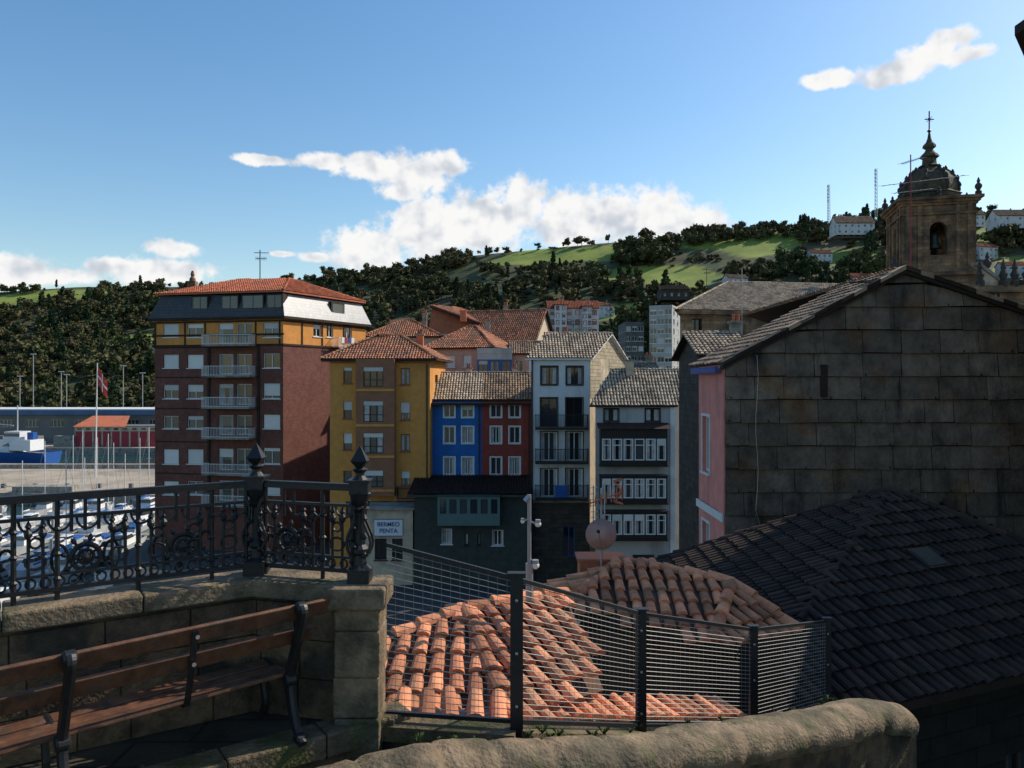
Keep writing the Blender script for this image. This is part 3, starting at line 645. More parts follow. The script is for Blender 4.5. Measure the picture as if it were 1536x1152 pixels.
# ------------------------------------------------------------ blue + red houses
xb0,xm,xr=-6.83,-2.6,1.65
for nm,x0,x1,wmm,cols in(('blue_house',xb0,xm,M_blue,[(665,683),(692,711)]),('red_house',xm+.004,xr,M_red,[(735,753),(763,781)])):
    B=Bld(nm); f=Fac(B,(x0,66),(x1,66),2,16.5,wmm)
    for y0,y1 in((607,626),(640,665),(686,712)):
        for a_,b1 in cols: f.wpx(a_+1,y0,b1-1,y1,sur=.09,fr=M_frame,blind=random.choice([0,0,.4]),curt=random.random()<.6,div=2)
    f.build(); Fac(B,(x1,66),(x1,74),2,16.5,wmm).build(); Fac(B,(x1,74),(x0,74),2,16.5,wmm).build(); Fac(B,(x0,74),(x0,66),2,16.5,wmm).build()
    gable(B,[(x0,66),(x1,66),(x1,74),(x0,74)],16.55,18.9,M_tilep if nm=='blue_house' else M_tilew,ov=.02,wall=wmm)
    B.r.ob((x0,65.4,16.2),(x1-x0,0,0),(0,.55,0),(0,0,.2),M_timber)
    f.fb(B.t,f.L-.25,f.L-.15,3,16.2,.004,.1,M_framed); chimney(B,x0+2.6,71,18,1.4,M_cream,.5); B.done()
B=Bld('green_ground_floor_building'); f=Fac(B,(-7.7,61),(1.4,61),2,9.4,M_greenb)
for x0,x1,y0,y1 in((662,678,793,816),(738,755,795,818),(697,703,800,818),(716,721,800,818)): f.wpx(x0,y0,x1,y1,fr=M_frame if x1-x0>8 else M_framed,div=2 if x1-x0>8 else 1,curt=1)
f.build(); Fac(B,(1.4,61),(1.4,66),2,9.4,M_greenb).build(); Fac(B,(-7.7,66),(-7.7,61),2,9.4,M_greenb).build()
tiles(B.r,[(-8.2,60.4,9.4),(1.6,60.4,9.4),(1.6,65.9,10.2),(-8.2,65.9,10.2)],M_tiled,M_chand)
B.r.ob((-8.2,60.4,9.15),(9.8,0,0),(0,.3,0),(0,0,.18),M_greenb)
ga=Fac(B,(f.uz(658,760)[0]-7.7,60),(f.uz(750,760)[0]-7.7,60),f.uz(700,783)[1],f.uz(700,742)[1],M_teal,depth=.08)
n=6
for i in range(n):
    w_=ga.L/n; ga.win(max(.12,i*w_+.06),min(ga.L-.12,(i+1)*w_-.06),ga.z0+.75,ga.z1-.15,fr=M_teal,div=1,sill=False)
ga.build(); ga.fb(B.t,0,ga.L,ga.z0-.1,ga.z0,-1,.05,M_teal); ga.fb(B.t,0,ga.L,ga.z1,ga.z1+.1,-1,.1,M_greenb)
for uu in(0,ga.L): B.w.poly([ga.pt(uu,ga.z0),ga.pt(uu,ga.z1),ga.pt(uu,ga.z1,-1),ga.pt(uu,ga.z0,-1)],M_teal)
B.done()

# ------------------------------------------------------------ white house
B=Bld('white_house'); P=[(1.55,62),(6.25,62),(10.2,70),(5.5,70)]; ze=20.1
f=Fac(B,P[0],P[1],2,ze,M_white,depth=.25)
f.wpx(812,550,836,577,sur=.1,surm=M_framed,fr=M_framed,curt=1); f.wpx(850,550,874,577,sur=.1,surm=M_framed,fr=M_framed,curt=1)
for y0,y1 in((597,640),(648,691),(703,745)):
    for a_,b1 in((811,836),(849,874)): f.wpx(a_,y0,b1,y1,sur=.08,surm=M_framed,fr=M_framed if y0<640 else M_frame,sill=False,curt=y0>640,blind=0)
def wz(u,z): return M_stoned if z<8.6 else M_white
f.wpx(845,790,862,835,fr=M_bluep,sill=False); f.build(([8.6],wz))
for y in(641,692,746):
    z=f.uz(840,y)[1]; f.balcony(.3,f.L-.2,z,.75,1.05,M_iron,M_framed,bars=.11)
f.fb(B.t,0,f.L,8.5,8.75,.003,.1,M_conc); f.fb(B.t,0,.12,2,ze,.003,.1,M_framed)
s_=Fac(B,P[1],P[2],2,ze,M_cream); s_.win(3,3.9,16.8,18,fr=M_framed); s_.build()
Fac(B,P[2],P[3],2,ze,M_white).build();Fac(B,P[3],P[0],2,ze,M_white).build()
M_shl=mat('shingle_cream',(.46,.38,.26),kind='shingle',var=.2)
s2=Fac(B,P[1],P[2],16.9,ze,M_shl); s2.fb(B.t,4.6,s2.L,16.9,ze-.01,.003,.03,M_shl); s2.fb(B.t,0,2.5,16.9,ze-.01,.003,.03,M_shl)
gable(B,P,ze,22.2,M_tilep,ov=.35,wall=M_shl,edge=M_frame); chimney(B,4.4,67.5,21,1.5,M_cream,.5)
B.done()
bn=MB(); f=Fac(B,P[0],P[1],2,ze,M_white); u0,z1=f.uz(832,728);u1,z0=f.uz(850,746); f.fb(bn,u0,u1,z0+.1,z1+.1,.77,.79,M_bluep); bn.finish('balcony_banner')

# ------------------------------------------------------------ grey house with galleries
B=Bld('grey_gallery_house'); P=[(6.25,58),(12.25,58),(15.9,63.5),(9.9,63.5)]; ze=16.5
f=Fac(B,P[0],P[1],2,ze,M_greyw)
f.wpx(906,613,928,632,fr=M_framed,sur=.06,surm=M_framed,curt=1); f.wpx(968,613,990,632,fr=M_framed,sur=.06,surm=M_framed,curt=1)
f.build()
for k,(y0,y1) in enumerate(((640,696),(713,752),(766,806))):
    q0=f.pt(f.uz(899,650)[0],0,.8);q1=f.pt(f.uz(998,650)[0],0,.8)
    gz=Fac(B,(q0.x,q0.y),(q1.x,q1.y),f.uz(940,y1)[1],f.uz(940,y0)[1],M_framed,depth=.07)
    n=6; w_=gz.L/n; hh=gz.z1-gz.z0
    for i in range(n):
        gz.win(max(.11,i*w_+.05),min(gz.L-.11,(i+1)*w_-.05),gz.z0+.35,gz.z0+.35+min(1.6,hh-.5),fr=M_frame,div=1,sill=False,hdiv=.7,curt=random.random()<.7,blind=random.choice([0,0,.3]))
    gz.build(); 
    for uu in(0,gz.L): B.w.poly([gz.pt(uu,gz.z0),gz.pt(uu,gz.z1),gz.pt(uu,gz.z1,-.8),gz.pt(uu,gz.z0,-.8)],M_framed)
    gz.fb(B.t,-.05,gz.L+.05,gz.z0-.12,gz.z0-.003,-.79,.06,M_framed)
    if k==0: B.r.poly([gz.pt(-.2,gz.z1-.1,.25),gz.pt(gz.L+.2,gz.z1-.1,.25),gz.pt(gz.L+.2,gz.z1+.3,-.79),gz.pt(-.2,gz.z1+.3,-.79)],M_tiled)
    else: gz.fb(B.t,-.05,gz.L+.05,gz.z1+.003,gz.z1+.1,-.79,.06,M_framed)
f.fb(B.t,2.8,4.4,2,5.2,.003,.06,M_framed); f.fb(B.t,5.62,5.98,2,ze-.1,.003,.04,M_frame)
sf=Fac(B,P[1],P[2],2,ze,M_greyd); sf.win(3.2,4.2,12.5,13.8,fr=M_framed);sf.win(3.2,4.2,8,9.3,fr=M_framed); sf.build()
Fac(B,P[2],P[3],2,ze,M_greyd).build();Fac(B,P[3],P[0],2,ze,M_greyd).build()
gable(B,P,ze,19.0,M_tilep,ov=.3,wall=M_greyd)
B.t.box(8.9,9.5,60.2,60.8,18,19.8,M_cream); B.t.box(8.8,9.6,60.1,60.9,19.8,19.9,M_conc)
B.done()

# ------------------------------------------------------------ houses behind
house('salmon_house',hp(640,79),hp(738,77),8,2,zz(522,78),zz(500,78)+1.0,M_salmon,M_tilem,7,4,style='hip')
house('brown_gable_house',hp(645,92),hp(800,88),9,2,zz(512,88),zz(488,92)+1.8,M_cream,M_tilem,7,5,style='gable')
house('terracotta_roof_house',hp(548,84),hp(660,84),8,2,zz(505,84),zz(480,88),M_cream,M_tilem,7,3,style='hip')
house('white_blue_house',hp(716,74.5),hp(768,74.5),5,2,zz(530,74.5),zz(522,74.5),M_greyw,M_tile,7,3,style='flat',fr=M_bluep,sur=.1)
house('cream_rear_house',hp(768,80),hp(830,80),6,2,zz(530,80),zz(512,80),M_salmon,M_tilew,7,3,style='gable')
house('rear_roof_house',hp(930,75),hp(985,75),5,2,zz(556,75),zz(545,75),M_cream,M_tilep,6,2,style='gable')
B=Bld('party_wall_house')
f=Fac(B,hp(642,90),hp(770,96),2,zz(500,90),M_cream); f.build()
g0,g1,g2=R(640,500,90),R(645,458,90.1),R(798,512,95.9)
B.w.poly([f.pt(0,f.z1),f.pt(f.L,f.z1),R(648,462,90.3)],M_brown)
tiles(B.r,[g1+V((0,0,.05)),g2+V((0,0,.05)),g2+V((3,7,.4)),g1+V((3,7,.4))],M_tilem)
B.r.ob(g1-V((0,.3,.3)),g2-g1,V((.1,.3,0)),V((0,0,.28)),M_tiled)
B.t.ob(R(690,482,90),(.7,0,0),(0,.7,0),(0,0,1.3),M_orangep); B.done()
house('hillside_villa',R(822,490,262).to_tuple()[:2],R(898,490,262).to_tuple()[:2],10,zz(505,262),zz(462,262),zz(450,262),M_white,M_tilered,3,6,ww=1.3,wh=1.6,style='gable',fr=M_redp,sur=.15,tw=.5)
house('villa_turret',hp(832,259),hp(850,259),4,zz(500,259),zz(457,259),zz(447,259),M_white,M_tilered,4,2,ww=.8,wh=1.3,style='hip',fr=M_redp,sur=.15,tw=.5)
house('villa_turret',hp(874,259),hp(888,259),4,zz(500,259),zz(459,259),zz(449,259),M_white,M_tilered,4,2,ww=.8,wh=1.3,style='hip',fr=M_redp,sur=.15,tw=.5)
house('grey_apartment_block',hp(974,170),hp(1008,168),12,zz(575,170),zz(462,170),0,M_greyw,M_conc,8,3,ww=1.5,wh=1.2,style='flat')
house('grey_apartment_block',hp(938,182),hp(966,182),12,zz(575,182),zz(486,182),0,M_greyd,M_conc,6,3,ww=1.2,wh=1.2,style='flat')
house('white_terrace_house',hp(765,175),hp(830,175),8,zz(530,175),zz(492,175),0,M_white,M_conc,2,5,ww=1,wh=1.2,style='flat',fr=M_bluep)
house('farmhouse',hp(1255,440),hp(1312,440),10,zz(352,440),zz(334,440),zz(322,440),M_white,M_tilew,2,6,ww=1.2,wh=1.4,tw=.8)
house('farmhouse',hp(1497,430),hp(1545,430),10,zz(342,430),zz(323,430),zz(312,430),M_white,M_tilew,2,5,ww=1.2,wh=1.4,tw=.8)
house('farmhouse',hp(1455,420),hp(1478,420),8,zz(340,420),zz(322,420),zz(314,420),M_white,M_tilew,2,3,ww=1.,wh=1.4,tw=.8)
house('farmhouse',hp(992,330),hp(1034,330),10,zz(450,330),zz(434,330),zz(427,330),M_stoned,M_tiled,1,4,tw=.5)
for px,y1,y0 in((1243,277,325),(1314,253,322)):
    b=MB(); d=470; p0=R(px,y0+10,d);p1=R(px,y1,d); s_=.9
    cs_=[V((s_*math.cos(k*2.094),s_*math.sin(k*2.094),0)) for k in range(3)]
    for c_ in cs_: b.tube(p0+c_,p1+c_*.7,.14,M_metal,n=4)
    n=14
    for k in range(n):
        a1=p0.lerp(p1,k/n);a2=p0.lerp(p1,(k+1)/n)
        for i in range(3): b.tube(a1+cs_[i],a2+cs_[(i+1)%3],.08,M_metal,n=3)
    for k in range(5): b.box(p1.x-1.1,p1.x-.6,p1.y-.8,p1.y-.3,p1.z-2-k*2.2,p1.z-.6-k*2.2,M_frame)
    b.finish('radio_mast')

# ------------------------------------------------------------ church
e=empty('church_tower'); b=MB(); cx,cy=46.4,86.0; hw=3.55
rot=math.radians(-14)
def rp(x,y,z): return V((cx+x*math.cos(rot)-y*math.sin(rot),cy+x*math.sin(rot)+y*math.cos(rot),z))
def rb(mb,x0,x1,y0,y1,z0,z1,m): mb.ob(rp(x0,y0,z0),rp(x1,y0,0)-rp(x0,y0,0),rp(x0,y1,0)-rp(x0,y0,0),V((0,0,z1-z0)),m)
zb0,zb1=30.4,37.1; MS=M_stonet
rb(b,-hw-.5,hw+.5,-hw-.5,hw+.5,2,zb0-.9,MS); rb(b,-hw-.8,hw+.8,-hw-.8,hw+.8,zb0-.9,zb0-.5,MS); rb(b,-hw-.3,hw+.3,-hw-.3,hw+.3,zb0-.5,zb0,MS)
pw=2.1
for sx in(-1,1):
    for sy in(-1,1):
        x0,x1=(sx*hw,sx*(hw-pw)); y0,y1=(sy*hw,sy*(hw-pw)); rb(b,min(x0,x1),max(x0,x1),min(y0,y1),max(y0,y1),zb0,zb1,MS)
        for (w0,w1) in((.3,.8),(1.5,1.9)):
            rb(b,min(sx*(hw-.02),sx*(hw+.16)),max(sx*(hw-.02),sx*(hw+.16)),min(sy*(hw-w1),sy*(hw-w0)),max(sy*(hw-w1),sy*(hw-w0)),zb0+.02,zb1-.02,MS)
            rb(b,min(sx*(hw-w1),sx*(hw-w0)),max(sx*(hw-w1),sx*(hw-w0)),min(sy*(hw-.02),sy*(hw+.16)),max(sy*(hw-.02),sy*(hw+.16)),zb0+.02,zb1-.02,MS)
zo0,zo1=zb0+1.4,zb0+4.1; ow=.85; iw=hw-pw
def fpt(k,u,z,o):
    return [lambda:rp(u,-hw+.05+o,z),lambda:rp(hw-.05-o,u,z),lambda:rp(-u,hw-.05-o,z),lambda:rp(-hw+.05+o,-u,z)][k]()
for k in range(4):
    def q4(u0,u1,z0,z1): b.poly([fpt(k,u0,z0,0),fpt(k,u1,z0,0),fpt(k,u1,z1,0),fpt(k,u0,z1,0)],MS)
    q4(-iw,iw,zb0,zo0); q4(-iw,-ow,zo0,zb1); q4(ow,iw,zo0,zb1)
    N=8
    for i in range(N):
        t0=math.pi*i/N;t1=math.pi*(i+1)/N
        a0,a1=(-math.cos(t0)*ow,zo1+math.sin(t0)*ow),(-math.cos(t1)*ow,zo1+math.sin(t1)*ow)
        b.poly([fpt(k,a0[0],a0[1],0),fpt(k,a1[0],a1[1],0),fpt(k,a1[0],zb1,0),fpt(k,a0[0],zb1,0)],MS)
        b.poly([fpt(k,a0[0],a0[1],0),fpt(k,a1[0],a1[1],0),fpt(k,a1[0],a1[1],.8),fpt(k,a0[0],a0[1],.8)],MS)
    for u in(-ow,ow): b.poly([fpt(k,u,zo0,0),fpt(k,u,zo1,0),fpt(k,u,zo1,.8),fpt(k,u,zo0,.8)],MS)
rb(b,-hw+1.2,hw-1.2,-hw+1.2,hw-1.2,zb0,zb0+.6,M_stoned)
rb(b,-.15,.15,-2.2,2.2,zb0+4.6,zb0+4.9,M_timber)
for (o1,z0,z1) in((.2,zb1-1.0,zb1-.8),(.2,zb1,zb1+.25),(.4,zb1+.25,zb1+.55),(.65,zb1+.55,zb1+.85)): rb(b,-hw-o1,hw+o1,-hw-o1,hw+o1,z0,z1,MS)
b.finish('shaft',e)
z=zb1+.85; b=MB(); rt=math.radians(22.5)+rot; k_=.86
b.lathe((cx,cy,z),[(r*.93,h*k_) for r,h in[(3.3,0),(3.3,.9),(3.5,1.0),(3.1,1.3),(3.1,2.0),(2.9,2.9),(2.4,3.7),(1.7,4.3),(1.1,4.7),(1.35,4.85),(.8,5.2),(.75,5.9),(1.1,6.1),(.95,6.4),(.55,6.8),(.4,7.1),(.75,7.4),(.7,7.7),(.35,8.1),(.2,8.6),(.1,9.4)]],mat('stone_dome',(.075,.062,.038),var=.5,scale=1.5,col2=(.045,.045,.026),c2s=.8,bump=.8,fine=6,bd=.08),n=8,rot=rt)
rr_=[(3.15,1.3),(3.1,2.0),(2.9,2.9),(2.4,3.7),(1.7,4.3)]
for k in range(8):
    t=rt+k*math.pi/4
    for (r0_,h0),(r1_,h1) in zip(rr_[:-1],rr_[1:]):
        b.tube((cx+math.cos(t)*r0_*.93,cy+math.sin(t)*r0_*.93,z+h0*k_),(cx+math.cos(t)*r1_*.93,cy+math.sin(t)*r1_*.93,z+h1*k_),.16,M_stoned,n=5)
    for (r0_,h0) in rr_[1:]:
        b.lathe((cx+math.cos(t)*r0_*.95,cy+math.sin(t)*r0_*.95,z+h0*k_),[(.2,-.1),(.22,.1),(.05,.4)],M_stoned,n=5)
b.finish('dome',e); b=MB()
urn=[(.38,0),(.38,.45),(.2,.6),(.42,1.0),(.4,1.3),(.15,1.6),(.22,1.8),(.05,2.3)]
for sx in(-1,0,1):
    for sy in(-1,0,1):
        if sx or sy:
            if abs(sx)+abs(sy)==2: b.lathe(rp(sx*(hw+.2),sy*(hw+.2),z),[(r*.85,h*.8) for r,h in urn],M_stoned,n=8)
            else: b.lathe(rp(sx*(hw+.2),sy*(hw+.2),z),[(r*.7,h*.5) for r,h in urn],M_stoned,n=8)
for sx in(-1,1): b.lathe(rp(sx*(hw+.9),-hw-.6,zb0-.9),urn,M_stoned,n=8)
b.finish('pinnacles',e); b=MB(); zc=z+9.4*k_
b.tube((cx,cy,zc-.3),(cx,cy,zc+2.3),.07,M_iron); b.tube((cx-.5,cy,zc+1.4),(cx+.5,cy,zc+1.4),.06,M_iron); b.lathe((cx,cy,zc-.1),[(.05,0),(.25,.2),(.05,.4)],M_iron,n=8)
for k in range(4): b.tube((cx,cy,zc+1.4),(cx+.3*(-1)**k,cy,zc+1.4+.3*(1 if k<2 else -1)),.03,M_iron,n=4)
b.finish('weather_cross',e)
b=MB(); b.lathe(rp(0,-hw+1.6,zb0+2.3),[(.02,1.8),(.35,1.75),(.45,1.3),(.55,.6),(.8,.1),(.81,0)][::-1],mat('bronze_bell',(.06,.07,.05),rough=.4,metal=.6),n=14); b.finish('bell',e,smooth=True)
B=Bld('church_nave'); P=[hp(1020,74),hp(1330,78),hp(1350,100),hp(1045,96)]; zeN=zz(465,74)
f=Fac(B,P[0],P[1],2,zeN,M_stone,depth=.4)
for px in(1045,1105,1165): f.wpx(px-8,478,px+8,515,fr=M_framed,div=2,sill=False)
f.build(); Fac(B,P[1],P[2],2,zeN,M_stone).build(); fl=Fac(B,P[3],P[0],2,zeN,M_stone); fl.win(6,7.5,17,21,fr=M_framed); fl.build()
for u in(0,5.2,9.5,13.8): f.fb(B.t,u,u+.9,2,zeN-1.2,.005,.9,M_stone)
f.fb(B.t,-.3,f.L+.3,zeN-.4,zeN-.01,.004,.5,M_stone)
mL=V(((P[0][0]+P[3][0])/2,(P[0][1]+P[3][1])/2,0)); mR=V(((P[1][0]+P[2][0])/2,(P[1][1]+P[2][1])/2,0))
k=(mR-mL); r0_=mL+k*.18; r1_=mL+k*.98; r0_.z=r1_.z=zz(424,86)
hip(B,P,zeN,r0_,r1_,M_tilep,ov=.8); B.done()
B=Bld('church_aisle'); P=[hp(1430,72),hp(1640,72),hp(1640,84),hp(1440,84)]; f=Fac(B,P[0],P[1],2,zz(432,72),M_stone)
f.wpx(1485,440,1500,470,fr=M_framed); f.build(); Fac(B,P[3],P[0],2,zz(432,72),M_stone).build(); B.r.poly([(*p,zz(432,72)) for p in P],M_tilew)
f.fb(B.t,-.3,f.L,zz(432,72)-.4,zz(432,72)+.2,.004,.5,M_stone)
for px in(1470,1505,1522,1540): 
    q=R(px,430,71.8); B.t.lathe((q.x,q.y,q.z),[(.4,0),(.4,.5),(.25,.7),(.38,1.1),(.2,1.6),(.24,1.8),(.04,2.6)],M_stoned,n=8)
B.w.poly([R(1462,432,72.1),R(1508,432,72.1),R(1508,430,72.1),R(1470,395,72.1)],M_cream)
B.r.ob(R(1466,396,71.9),R(1512,430,71.9)-R(1466,396,71.9),V((0,1,0)),V((.15,0,.25)),M_conc)
B.done()
house('slate_roof_outhouse',hp(1056,40),hp(1120,40),6,2,zz(532,40),zz(503,43),M_stoned,M_tilep,5,2,sidewin=False)

# ------------------------------------------------------------ big panelled gable wall building (pink side)
B=Bld('panel_clad_gable_house'); y=24.0
xl,xa,xr_=6.62,12.14,22.0
zl,za=18.64,21.48
def topz(x): return zl+(za-zl)*(x-xl)/(xa-xl) if x<xa else za-(x-xa)*.34
B.w.poly([(xl,y+.08,2),(xr_,y+.08,2),(xr_,y+.08,topz(xr_)),(xa,y+.08,za),(xl,y+.08,zl)],M_panelgap)
rh=.72; z=9.6; row_=0
while z<za:
    x=xl-random.random()*.8; rowv=random.uniform(.1,.9)
    while x<xr_:
        L_=random.choice([.9,1.2,1.2,1.2,1.5]); x0=max(x,xl); x1=min(x+L_-.016,xr_); x+=L_
        if x1-x0<.05: continue
        zt0=min(z+rh-.012,topz(x0)); zt1=min(z+rh-.012,topz(x1))
        if zt0<=z+.02 and zt1<=z+.02: continue
        zt0=max(zt0,z+.005);zt1=max(zt1,z+.005)
        j=random.uniform(-.016,.016); o=.07+j
        a_=[(x0,y-o,z+random.uniform(-.012,.03)),(x1,y-o,z+random.uniform(-.012,.03))]
        mid=[]
        if x0<xa<x1 and z+rh>za: mid=[(xa,y+.0,min(za,z+rh))]
        B.w.poly([a_[0],a_[1],(x1,y+.01,zt1)]+mid+[(x0,y+.01,zt0)],M_panel,rowv*.35+random.random()*.65)
        B.w.poly([a_[0],a_[1],(x1,y+.06,a_[1][2]),(x0,y+.06,a_[0][2])],M_panelgap)
        if random.random()<.5:
            xx=random.uniform(x0,x1); B.t.box(xx,xx+.02,y-.1,y-.03,z+.02,z+.09,M_timber)
    z+=rh; row_+=1
f=Fac(B,(xl,27.4),(xl,24.0),2,18.7,M_pink,depth=.2)
for z0 in(15.0,11.4): f.win(.55,1.5,z0,z0+1.9,fr=M_frame,sur=.09,surm=M_frame,div=2)
f.build(); f.fb(B.t,2.9,3.38,8,18.6,.003,.05,M_pink)
f.fb(B.t,0,3.4,13.7,13.95,.052,.1,M_frame)
Fac(B,(xr_,24.1),(xr_,44),2,topz(xr_),M_panel).build()
lp=[V((xl-.12,y-.2,topz(xl)-.06)),V((xa,y-.2,za+.05))]; rpn=[V((xa,y-.2,za+.05)),V((xr_+.4,y-.2,topz(xr_)-.1))]
for a_,c_ in(lp,rpn):
    n=int((c_-a_).length/.45); d_=(c_-a_)/n
    for i in range(n): B.r.ob(a_+d_*i,d_*1.04,V((0,.5,0)),V((0,0,.1+.04*random.random())),M_tiled if random.random()<.5 else M_tilew); 
    B.r.ob(a_+V((0,.05,-.12)),c_-a_,V((0,.3,0)),V((0,0,.11)),M_timber)
    bk=V((0,4 if a_ is lp[0] else 16,0))
    tiles(B.r,[a_+V((0,.5,.04)),c_+V((0,.5,.04)),c_+V((0,.5,.04))+bk,a_+V((0,.5,.04))+bk],M_tilew,M_chand)
B.t.ob((xl-.3,24.1,18.35),(.1,0,0),(0,3.3,0),(0,0,.2),M_bluep)
B.t.path([V((xl+.95+.04*math.sin(i*1.3),y-.1,18.9-i*.6)) for i in range(9)]+[V((xl+1.1,y-.1,13.4)),V((xl+1.4,y-.1,12.2))],.009,M_metal,n=4)
B.t.box(9.55,9.75,y-.12,y-.02,17.6,18.6,M_timber)
B.done()
antenna('tv_antenna',R(1113,500,40),3.4,arms=(),r=.02)
p=R(1366,412,25); b=MB(); b.tube(p-V((0,0,.5)),R(1366,232,25),.018,M_redp)
for (x0,y0,x1,y1,e0) in((1322,279,1448,263,.2),(1340,290,1400,283,.16),(1352,246,1384,236,.25)):
    a_=R(x0,y0,25);c_=R(x1,y1,25); b.tube(a_,c_,.010,M_metal,n=4)
    for k in range(9):
        q=a_.lerp(c_,k/8); b.tube(q-V((0,e0,e0*.3)),q+V((0,e0,e0*.3)),.006,M_metal,n=3)
b.finish('rooftop_tv_antenna')
# neighbour building to the right: mostly unseen, shaped to shade the dark roof; wing nearest kept low to let sun past, a taller block behind whose eave corner peeks into view
B=Bld('neighbour_building'); zN=27.4; zL=22.9
for pts,z1_ in(([(14.3,2),(14.3,17.2),(27,17.2),(27,2)],zL),([(14.3,17.22),(14.3,20.8),(16.8,23.9),(27,23.9),(27,17.22)],zN)):
    n=len(pts)
    for i in range(n):
        f=Fac(B,pts[(i+1)%n],pts[i],2,z1_,M_cream)
        if i==0:
            for k in range(int(f.L/3.5)):
                for j in range(5): f.win(1.2+k*3.5,2.3+k*3.5,5+j*3.4,6.8+j*3.4,fr=M_framed)
        f.build()
for ev,z_ in(([(13.7,1.5),(13.7,17.21),(27.5,17.21),(27.5,1.5)],zL),([(13.55,17.0),(13.55,20.85),(16.4,24.2),(27.5,24.2),(27.5,17.0)],zN)):
    B.r.prism(ev,z_,z_+.25,M_timber,M_tilew); B.r.poly([(*p,z_) for p in ev],M_timber)
B.done()

# ------------------------------------------------------------ dark tiled roof building
B=Bld('dark_tiled_roof_house'); A=V((8.8,18,15.53));Lc=V((3.05,20,13.2));Cc=V((2.6,10.2,13.2));Rc=V((14.2,15.3,13.2));Bk=V((14.2,21,13.6))
for q in([Cc,Rc,A],[Lc,Cc,A],[Rc,Bk,A],[Bk,Lc,A]): tiles(B.r,q,M_tiled,M_chand,tw=.22,tl=.36,cap=False)
for p_,q_ in((Lc,A),(Rc,A)): ridge(B.r,p_,q_,M_tiled,r=.11)
ridge(B.r,Cc-V((0,0,.04)),A-V((0,0,.04)),M_chand,r=.07)
for p_,q_ in((Lc,Cc),(Cc,Rc)):
    dz=V((0,0,.14)); B.r.poly([p_-dz,q_-dz,q_,p_],M_timber)
f=Fac(B,(3.0,10.9),(14.2,15.8),2,13.1,M_black); f.win(6,7,10.2,11.6,fr=M_framed); f.build(); Fac(B,(3.4,20),(3.0,10.9),2,13.1,M_black).build()
pn=(Rc-Cc).cross(A-Cc).normalized(); 
if pn.z<0: pn=-pn
q=R(1408,857,1); ray=(q-C); t=(Cc-C).dot(pn)/ray.dot(pn); sp_=C+ray*t; ax_=(Rc-Cc).normalized(); ay=pn.cross(ax_)
B.t.ob(sp_-ax_*.3+pn*.02,ax_*.6,ay*.6,pn*.1,M_framed); B.t.ob(sp_-ax_*.25+ay*.05+pn*.121,ax_*.5,ay*.5,pn*.01,M_glass)
B.done()

# ------------------------------------------------------------ orange tile roofs nearby
B=Bld('orange_tiled_roof_house')
T=V((-.53,9,15.37));K=V((-.05,7.25,14.87))
tk=dict(tw=.2,tl=.32,seg=6,cap=True,lift=.03)
tiles(B.r,[K,V((-1.95,7.2,14.87)),V((-1.95,8.1,15.12)),V((-1.29,8.5,15.22)),T],M_tile,**tk)
tiles(B.r,[K,T,V((.67,9.6,15.38)),V((.95,8.0,14.83))],M_tile,**tk)
ridge(B.r,K,T,M_tile,r=.1,L=.3,seg=7); ridge(B.r,V((-1.29,8.5,15.22)),T,M_tile,r=.09,L=.3); ridge(B.r,T,V((.67,9.6,15.4)),M_tile,r=.09,L=.3)
B.w.prism([(-2,7.3),(-.1,7.35),(.9,8.1),(.6,9.5),(-.5,8.9),(-1.9,8.0)],2,14.78,M_orangep)
Tb=V((1.75,12.5,15.12));R1=V((3.3,11.6,15.02));Ea=V((.75,11.0,14.82));Eb=V((2.6,10.1,14.60));Ec=V((4.0,10.75,14.55)); Ed=V((.3,12.3,14.7))
tiles(B.r,[Ea,Eb,R1,Tb],M_tile,**tk); tiles(B.r,[Eb,Ec,R1],M_tile,**tk); tiles(B.r,[Ed,Ea,Tb],M_tile,**tk)
for p_,q_ in((Tb,R1),(Eb,R1),(Ec,R1),(Ea,Tb)): ridge(B.r,p_,q_,M_tile,r=.1,L=.32,seg=7)
B.w.prism([(.9,11.1),(2.6,10.3),(3.8,10.85),(3.4,12.2),(1.7,13)],2,14.5,M_tiled)
B.r.ob(Eb-V((0,0,.14)),Ec-Eb,V((0,.05,0)),V((0,0,.12)),M_timber);B.r.ob(Ea-V((0,0,.14)),Eb-Ea,V((0,.05,0)),V((0,0,.12)),M_timber)
c0=R(870,872,12.7); B.t.ob(c0-V((0,0,.3)),(.72,0,0),(0,.5,0),(0,0,.62),M_orangep); B.t.ob(c0+V((-.04,-.04,.32)),(.8,0,0),(0,.58,0),(0,0,.05),M_tilered)
P0=V((-1.1,6.9,15.0));P1=V((.0,7.0,14.94));P2=V((2.75,8.95,14.12))
for a_,c_ in((P0,P1),(P1,P2)):
    n_=V((-(c_-a_).y,(c_-a_).x,0)).normalized(); B.w.ob(a_+n_*.05-V((0,0,2)),c_-a_,n_*.3,V((0,0,1.97)),M_conc)
    k=int((c_-a_).length/.19); 
    for i in range(k):
        q=a_+(c_-a_)*((i+.5)/k)+V((0,0,random.uniform(-.01,.01))); e_=(c_-a_).normalized()
        up=V((0,0,1)); dn_=(-n_-up*.25).normalized(); dn_=(dn_+e_*random.uniform(-.08,.08)).normalized()
        vs_=[]
        for s_,rr2 in((random.uniform(-.03,.02),.085),(.42,.065)):
            for m__ in range(7):
                t=math.pi*m__/6; vs_.append(q-dn_*s_+e_*(math.cos(t)*rr2)+up*(math.sin(t)*rr2*.8))
        B.r.mesh(vs_,[(m__,m__+1,8+m__,7+m__) for m__ in range(6)]+[tuple(range(7))],M_tile)
B.done()
e=empty('satellite_dish'); b=MB(); cdp=R(903,803,12.5); axd=V((-.25,-.9,.33)).normalized(); e1=axd.cross(V((0,0,1))).normalized(); e2=e1.cross(axd)
